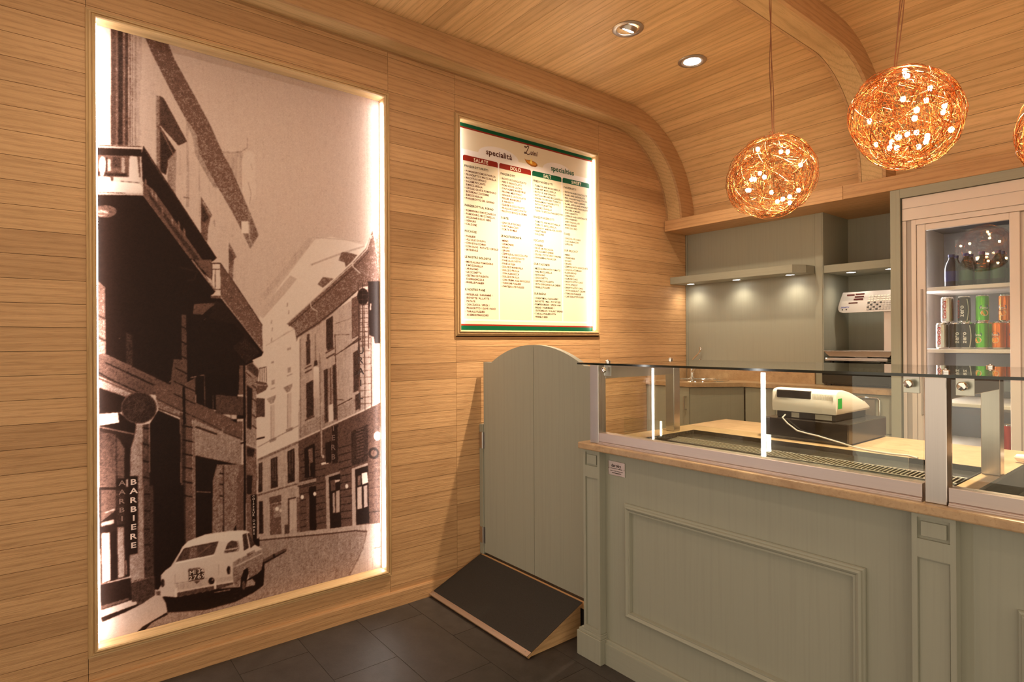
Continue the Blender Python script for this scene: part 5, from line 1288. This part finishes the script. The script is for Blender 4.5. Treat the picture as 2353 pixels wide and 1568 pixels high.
b = MB(); text(b, 'ZENITH', (1.076, -0.0012, 1.5585), (1, 0, 0), (0, 0, 1), 0.0125, 1.1, shear=0.25); b.xform(lambda p: con((p.x, p.y, p.z)))
M['blue_ink'] = plain('blue ink', (0.03, 0.05, 0.35), 0.4); tag(b.build('lettering', 'blue_ink', sc_), kind='stuff')
for x in (1.088, 1.112): MB().lathe([(0.0042, 0.0), (0.0042, -0.0012), (0.003, -0.0012), (0.003, 0.0)], (x, 0, 1.5475), 14, 'y').xform(lambda p: con((p.x, p.y, p.z))).build('keyhole', 'black', sc_)

# ================================================================== drinks fridge
FX0, FX1, FY, FZT = 1.5585, 2.62, -0.250, 2.1185
fg = thing('drinks_fridge', 'tall pale glass-doored drinks fridge built into the back wall', 'fridge', (2.09, 0.05, 0.1505))
fh = struct('trim_6', (2.1, -0.25, 2.12)); B(1.5535, 4.2, -0.266, -0.245, 2.121, 2.1697).build('fridge_header_panel', 'sage_x', fh)
B(FX0, FX1, FY-0.004, -0.205, 1.996, FZT, bev=0.002).build('header', 'fridge', fg)
B(FX0, FX1, FY-0.0055, FY-0.0042, 2.060, 2.0625).build('header_seam', 'fridge_grey', fg)
# carcass
B(FX0, FX0+0.030, -0.200, 0.36, 0.1505, 2.11).build('side_wall', 'white', fg); B(FX1-0.03, FX1, -0.200, 0.36, 0.1505, 2.11).build('side_wall', 'fridge_in', fg)
B(FX0+0.0305, FX1-0.0305, 0.335, 0.36, 0.1505, 2.11).build('rear_wall', 'fridge_in', fg)
B(FX0+0.0305, FX1-0.0305, -0.19, 0.334, 1.985, 2.00).build('roof_grid', 'fridge_in', fg); B(FX0+0.0305, FX1-0.0305, -0.19, 0.334, 0.1505, 0.25).build('plinth', 'fridge_in', fg)
# jambs of the front frame
B(FX0, 1.576, FY, -0.201, 0.1505, 1.995, bev=0.001).build('jamb', 'fridge', fg); B(1.5765, 1.600, FY+0.006, -0.201, 0.1505, 1.995).build('jamb_groove', 'fridge_grey', fg)
B(1.6005, 1.6225, FY, -0.201, 0.1505, 1.995, bev=0.001).build('jamb', 'fridge', fg); B(1.6225, FX1, FY, -0.201, 1.967, 1.995, bev=0.001).build('head_rail', 'fridge', fg)
def fdoor(x0, x1, y, lbl):
    d = thing_part(fg, 'door', (x0+x1)/2, y, 0.2)
    s = 0.040
    for a, b_ in ((x0, x0+s), (x1-s, x1)): B(a, b_, y, y+0.022, 0.20, 1.966, bev=0.002).build('door_stile', 'fridge', d)
    for a, b_ in ((1.932, 1.966), (0.20, 0.25)): B(x0+s, x1-s, y+0.0005, y+0.0215, a, b_, bev=0.002).build('door_rail', 'fridge', d)
    B(x0+s, x1-s, y+0.010, y+0.014, 0.25, 1.932).build('door_glass', 'glass', d)
    return d
def thing_part(parent, name, x, y, z):
    o = D.objects.new(name, None); COL.objects.link(o); o.parent = parent; o.location = np.array((x, y, z))-WORLDLOC[parent.name]
    WORLDLOC[o.name] = np.array((x, y, z), dtype=float); return o
fdoor(1.6235, 2.052, -0.245, 'left'); fdoor(2.030, 2.460, -0.221, 'right')
B(1.642, 1.652, -0.2505, -0.2452, 0.95, 1.62, bev=0.001).build('door_pull', 'fridge_grey', fg)
SHELVES = [(1.612, 1.632), (1.279, 1.299), (0.998, 1.016), (0.760, 0.778)]
for (z0, z1) in SHELVES: B(FX0+0.0315, FX1-0.0315, -0.170, 0.33, z0, z1, bev=0.002).build('shelf', 'white', fg)
B(1.5892, 1.601, -0.055, -0.035, 0.30, 1.97).build('light_strip', 'fridge_led', fg)
# ---- cans
def can_mesh(name, mats):
    """slim can: lid, neck, printed body"""
    R = 0.0283; pr = [(0.0, 0.0035), (0.018, 0.0035), (0.021, 0.0), (0.0245, 0.002), (R, 0.009), (R, 0.128), (0.0265, 0.134), (0.0242, 0.1375), (0.0246, 0.1395), (0.0235, 0.1400), (0.0225, 0.1375), (0.0, 0.1375)]
    return pr
def can(x, y, z, label, kind, turn=0.0, group='drink cans in the fridge'):
    t = thing('drink_can', label, 'can', (x, y, z), group)
    pr = can_mesh('c', None)
    MB().lathe(pr[4:7], (x, y, z), 28).build('printed_body', kind, t, smooth=True)
    MB().lathe(pr[:5], (x, y, z), 28).build('base', 'chrome', t, smooth=True)
    MB().lathe(pr[6:], (x, y, z), 28).build('lid', 'chrome', t, smooth=True)
    return t, R_CAN
R_CAN = 0.0283
def wrap(mb, x, y, z, turn):
    """bends flat artwork (u across, v up) round a can; turn = angle of its centre from facing the shop front"""
    def fn(p):
        a = -math.pi/2+turn+p.x/R_CAN
        return Vector((x+(R_CAN+0.0003+p.y)*math.cos(a), y+(R_CAN+0.0003+p.y)*math.sin(a), z+p.z))
    return mb.xform(fn)
M['can_green'] = plain('green can', (0.10, 0.46, 0.015), 0.22, 0.5); M['can_orange'] = plain('orange can', (0.80, 0.20, 0.01), 0.22, 0.5)
M['can_black'] = plain('black can', (0.02, 0.017, 0.016), 0.2, 0.4); M['can_silver'] = plain('silver can', (0.58, 0.56, 0.55), 0.25, 0.9); M['can_red'] = plain('red can', (0.50, 0.02, 0.012), 0.22, 0.4)
M['navy'] = plain('navy print', (0.012, 0.02, 0.14), 0.35); M['can_white'] = plain('white print', (0.80, 0.76, 0.70), 0.35); M['fruit'] = plain('orange slice print', (0.95, 0.42, 0.03), 0.35)
def disc(cu, cv, ru, rv, lvl, n=20): return MB().add([(cu+ru*math.cos(2*math.pi*k/n), lvl, cv+rv*math.sin(2*math.pi*k/n)) for k in range(n)], [tuple(range(n))])
def art_fruit(t, x, y, z, turn):
    for (mb, mt, nm) in ((disc(0.0, 0.074, 0.021, 0.016, 0.0002), 'navy', 'badge'), (disc(0.001, 0.047, 0.0175, 0.0165, 0.0002), 'can_white', 'fruit_rim'), (disc(0.001, 0.047, 0.0155, 0.0145, 0.0004), 'fruit', 'fruit_slice')):
        wrap(mb, x, y, z, turn).build(nm, mt, t)
    b = MB(); text(b, 'Fanta', (0.0, 0.0006, 0.0685), (1, 0, 0), (0, 0, 1), 0.0165, 0.85, 'c', gap=0.04); tag(wrap(b, x, y, z, turn).build('lettering', 'can_white', t), kind='stuff')
def art_zero(t, x, y, z, turn):
    b = MB(); text(b, 'zero', (0.006, 0.0004, 0.030), (0, 0, 1), (-1, 0, 0), 0.0300, 1.0, gap=0.05); tag(wrap(b, x, y, z, turn).build('lettering', 'can_white', t), kind='stuff')
    b = MB(); pts = [(0.018+0.006*math.sin(k/12*math.pi), 0.010+0.115*k/12) for k in range(13)]
    for (a, c) in zip(pts[:-1], pts[1:]): b.add([(a[0], 0.0003, a[1]), (a[0]+0.004, 0.0003, a[1]), (c[0]+0.004, 0.0003, c[1]), (c[0], 0.0003, c[1])], [(0, 1, 2, 3)])
    wrap(b, x, y, z, turn).build('ribbon', 'can_white', t)
def art_script(t, x, y, z, turn, mat):
    b = MB(); text(b, 'Coca-Cola', (0.006, 0.0004, 0.022), (0, 0, 1), (-1, 0, 0), 0.0240, 0.95, shear=0.25, gap=0.02); tag(wrap(b, x, y, z, turn).build('lettering', mat, t), kind='stuff')
Z2, Z3 = 1.2995, 1.4400
CT = math.radians(14)
cans = [(1.870, -0.10, Z2, 'green can with a fruit badge in the lower row of the fridge', 'can_green', 'f', -0.25), (1.872, -0.10, Z3, 'green can with a fruit badge stacked in the upper row', 'can_green', 'f', 0.75),
        (1.939, -0.10, Z2, 'orange can with a fruit badge beside the lower green can', 'can_orange', 'f', -0.2), (1.990, -0.07, Z2, 'orange can at the end of the lower row by the door stile', 'can_orange', 'f', 0.6), (1.950, -0.02, Z3, 'orange can stacked in the upper row', 'can_orange', 'f', -0.1),
        (1.808, -0.10, Z2, 'black can with white sideways lettering beside the lower green can', 'can_black', 'z', 0.1), (1.752, -0.08, Z2, 'black can with sideways lettering between two lower cans', 'can_black', 'z', 0.75), (1.790, -0.08, Z3, 'black can with red script stacked in the upper row', 'can_black', 'z', 0.2),
        (1.718, -0.09, Z3, 'silver can stacked in the upper row near the light strip', 'can_silver', 's', 0.1), (1.692, -0.08, Z2, 'silver can in the lower row near the light strip', 'can_silver', 's', 0.0),
        (1.810, 0.02, Z2, 'black can in the second lower row', 'can_black', '', 0), (1.872, 0.02, Z2, 'green can in the second lower row', 'can_green', '', 0), (1.936, 0.02, Z2, 'orange can in the second lower row', 'can_orange', '', 0), (1.752, 0.05, Z2, 'black can behind the lower silver cans', 'can_black', '', 0),
        (1.730, 0.02, Z3-0.0+0.0, '', '', '', 0)]
for (x, y, z, lb, kd, art, tn) in cans:
    if not lb: continue
    t, R_ = can(x, y, z, lb, kd)
    if art == 'f': art_fruit(t, x, y, z, tn-CT)
    if art == 'z':
        art_zero(t, x, y, z, tn-CT)
        if z == Z3: art_script(t, x, y, z, tn-CT-0.75, 'can_red')
    if art == 's': art_script(t, x, y, z, tn-CT, 'can_red')
for k, x in enumerate((1.905, 1.968, 2.031, 2.094)):
    t, R_ = can(x, -0.10, 0.7785, 'red can with white script on the low fridge shelf', 'can_red', group='red cans on the low fridge shelf'); art_script(t, x, -0.10, 0.7785, -0.2-CT, 'can_white')
# ---- shrink-wrapped bottle packs on the top shelf
M['film'] = glass('shrink film', (0.80, 0.84, 0.80)); M['bottle_blue'] = plain('dark blue bottle', (0.008, 0.010, 0.035), 0.3); M['bottle_green'] = plain('dark green bottle', (0.006, 0.016, 0.008), 0.3)
M['label_green'] = plain('green label', (0.01, 0.06, 0.015), 0.4)
def bottle(x, y, z, mat, lb):
    t = thing('drink_bottle', lb, 'bottle', (x, y, z), 'bottles lying in shrink wrap in the fridge')
    MB().lathe([(0.0, 0.0), (0.028, 0.0), (0.031, 0.006), (0.031, 0.10), (0.026, 0.125), (0.014, 0.15), (0.0125, 0.160)], (x, y, z), 20).build('body', mat, t, smooth=True)
    MB().lathe([(0.0145, 0.1602), (0.0145, 0.176), (0.0, 0.177)], (x, y, z), 16).build('cap', 'navy', t, smooth=True)
    MB().lathe([(0.0313, 0.03), (0.0313, 0.085)], (x, y, z), 20).build('label_band', 'navy' if mat == 'bottle_blue' else 'label_green', t, smooth=True)
ZB = 1.6325
for k in range(4): bottle(1.735+0.066*k, -0.08, ZB, 'bottle_blue' if k < 1 else 'bottle_green', 'dark blue bottle with a navy label on the top fridge shelf' if k < 1 else 'dark green bottle in the front row on the top fridge shelf')
for k in range(4): bottle(1.735+0.066*k, -0.01, ZB, 'bottle_green', 'dark green bottle behind the front row on the top fridge shelf')

# ================================================================== copper wire pendant lamps
def pendant(cx, cy, cz, rx, rz, tilt, label, seed, nw=150, nb=18):
    rg_ = random.Random(seed)
    t = thing('pendant_lamp', label, 'pendant lamp', (cx, cy, cz-rz), 'copper wire pendant lamps')
    Rm = Matrix.Rotation(tilt, 3, Vector((0.62, 0.78, 0)))
    lump = [(Vector((rg_.gauss(0, 1), rg_.gauss(0, 1), rg_.gauss(0, 1))).normalized(), rg_.uniform(-0.05, 0.06)) for _ in range(9)]
    def surf(d, k):
        b_ = 1.0+sum(a*max(0, d.dot(q))**3 for q, a in lump)
        return Vector((d.x*rx, d.y*rx, d.z*rz))*(b_*k)
    wb = MB()
    for w in range(nw):
        ax = Vector((rg_.gauss(0, 1), rg_.gauss(0, 1), rg_.gauss(0, 1))).normalized()
        u = ax.orthogonal().normalized(); v = ax.cross(u)
        lat = rg_.uniform(-0.75, 0.75)*rg_.random(); ph = rg_.uniform(0, 6.28); ln = rg_.uniform(2.4, 6.2); k0 = rg_.choice((1.0, 0.985, 0.96, 0.90, 0.78))
        w1, w2 = rg_.uniform(1.5, 4), rg_.uniform(0, 6.28); am = rg_.uniform(0.03, 0.20)
        n = int(ln*6.5); pts = []
        for k in range(n+1):
            a = ph+ln*k/n; l_ = lat+am*math.sin(w1*a+w2)
            d = (u*math.cos(a)+v*math.sin(a))*math.sqrt(max(0.02, 1-l_*l_))+ax*l_
            d.normalize(); kk = k0*(1+0.02*math.sin(3.1*a+w2))
            pts.append(Vector((cx, cy, cz))+Rm @ surf(d, kk))
        wb.tube(pts, 0.00085, 3, cap=False)
    tag(wb.build('wire_ball', 'copper', t, smooth=True), kind='stuff')
    for k in range(nb):
        d = Vector((rg_.gauss(0, 1), rg_.gauss(0, 1), rg_.gauss(0, 1)-0.25)).normalized()
        q = Vector((cx, cy, cz))+Rm @ surf(d, rg_.uniform(0.55, 0.93))
        MB().lathe([(0.0, -0.0085), (0.005, -0.007), (0.0075, -0.002), (0.0075, 0.003), (0.005, 0.007), (0.0, 0.0085)], q, 8).build('bulb', 'bulb', t, smooth=True)
    top = Vector((cx, cy, cz))+Rm @ surf(Vector((0.0, 0.0, 1.0)), 1.0)
    for k, (a, b_) in enumerate(((0.004, 0.0), (-0.003, 0.003), (0.0, -0.004))):
        pts = []
        for j in range(14):
            f = j/13; z = top.z-0.01+(ZC-0.002-top.z+0.01)*f
            s_ = math.sin(f*9+k*2.1)*0.004*math.sin(math.pi*min(1, f*1.1))
            pts.append((top.x+(cx-top.x)*min(1, f*3)+a+s_, top.y+(cy-top.y)*min(1, f*3)+b_+s_*0.5, z))
        MB().tube(pts, 0.0016, 6).build('cord', 'cord', t, smooth=True)
    kn = MB()
    for k in range(3):
        d = Vector((rg_.uniform(-1, 1), rg_.uniform(-1, 1), rg_.uniform(0, 1))).normalized()
        kn.tube([top+Vector((0, 0, 0.004)), top+Vector((0, 0, 0.008))+d*0.012, top+d*0.020], 0.0014, 5)
    kn.build('cord_knot', 'cord', t, smooth=True)
    MB().lathe([(0.0, -0.022), (0.03, -0.021), (0.045, -0.014), (0.048, -0.001)], (cx, cy, ZC), 24).build('ceiling_rose', 'copper', t, smooth=True)
pendant(1.585, -1.705, 1.985, 0.165, 0.160, 0.10, 'copper wire ball pendant, the smaller and rounder one next to the rib', 11, 130, 17)
pendant(2.062, -1.790, 2.050, 0.147, 0.168, -0.30, 'tilted copper wire ball pendant with the widest, densest tangle', 12, 190, 22)
pendant(2.485, -1.810, 1.905, 0.150, 0.155, 0.15, 'copper wire ball pendant at the end of the row furthest from the menu wall', 13, 130, 17)
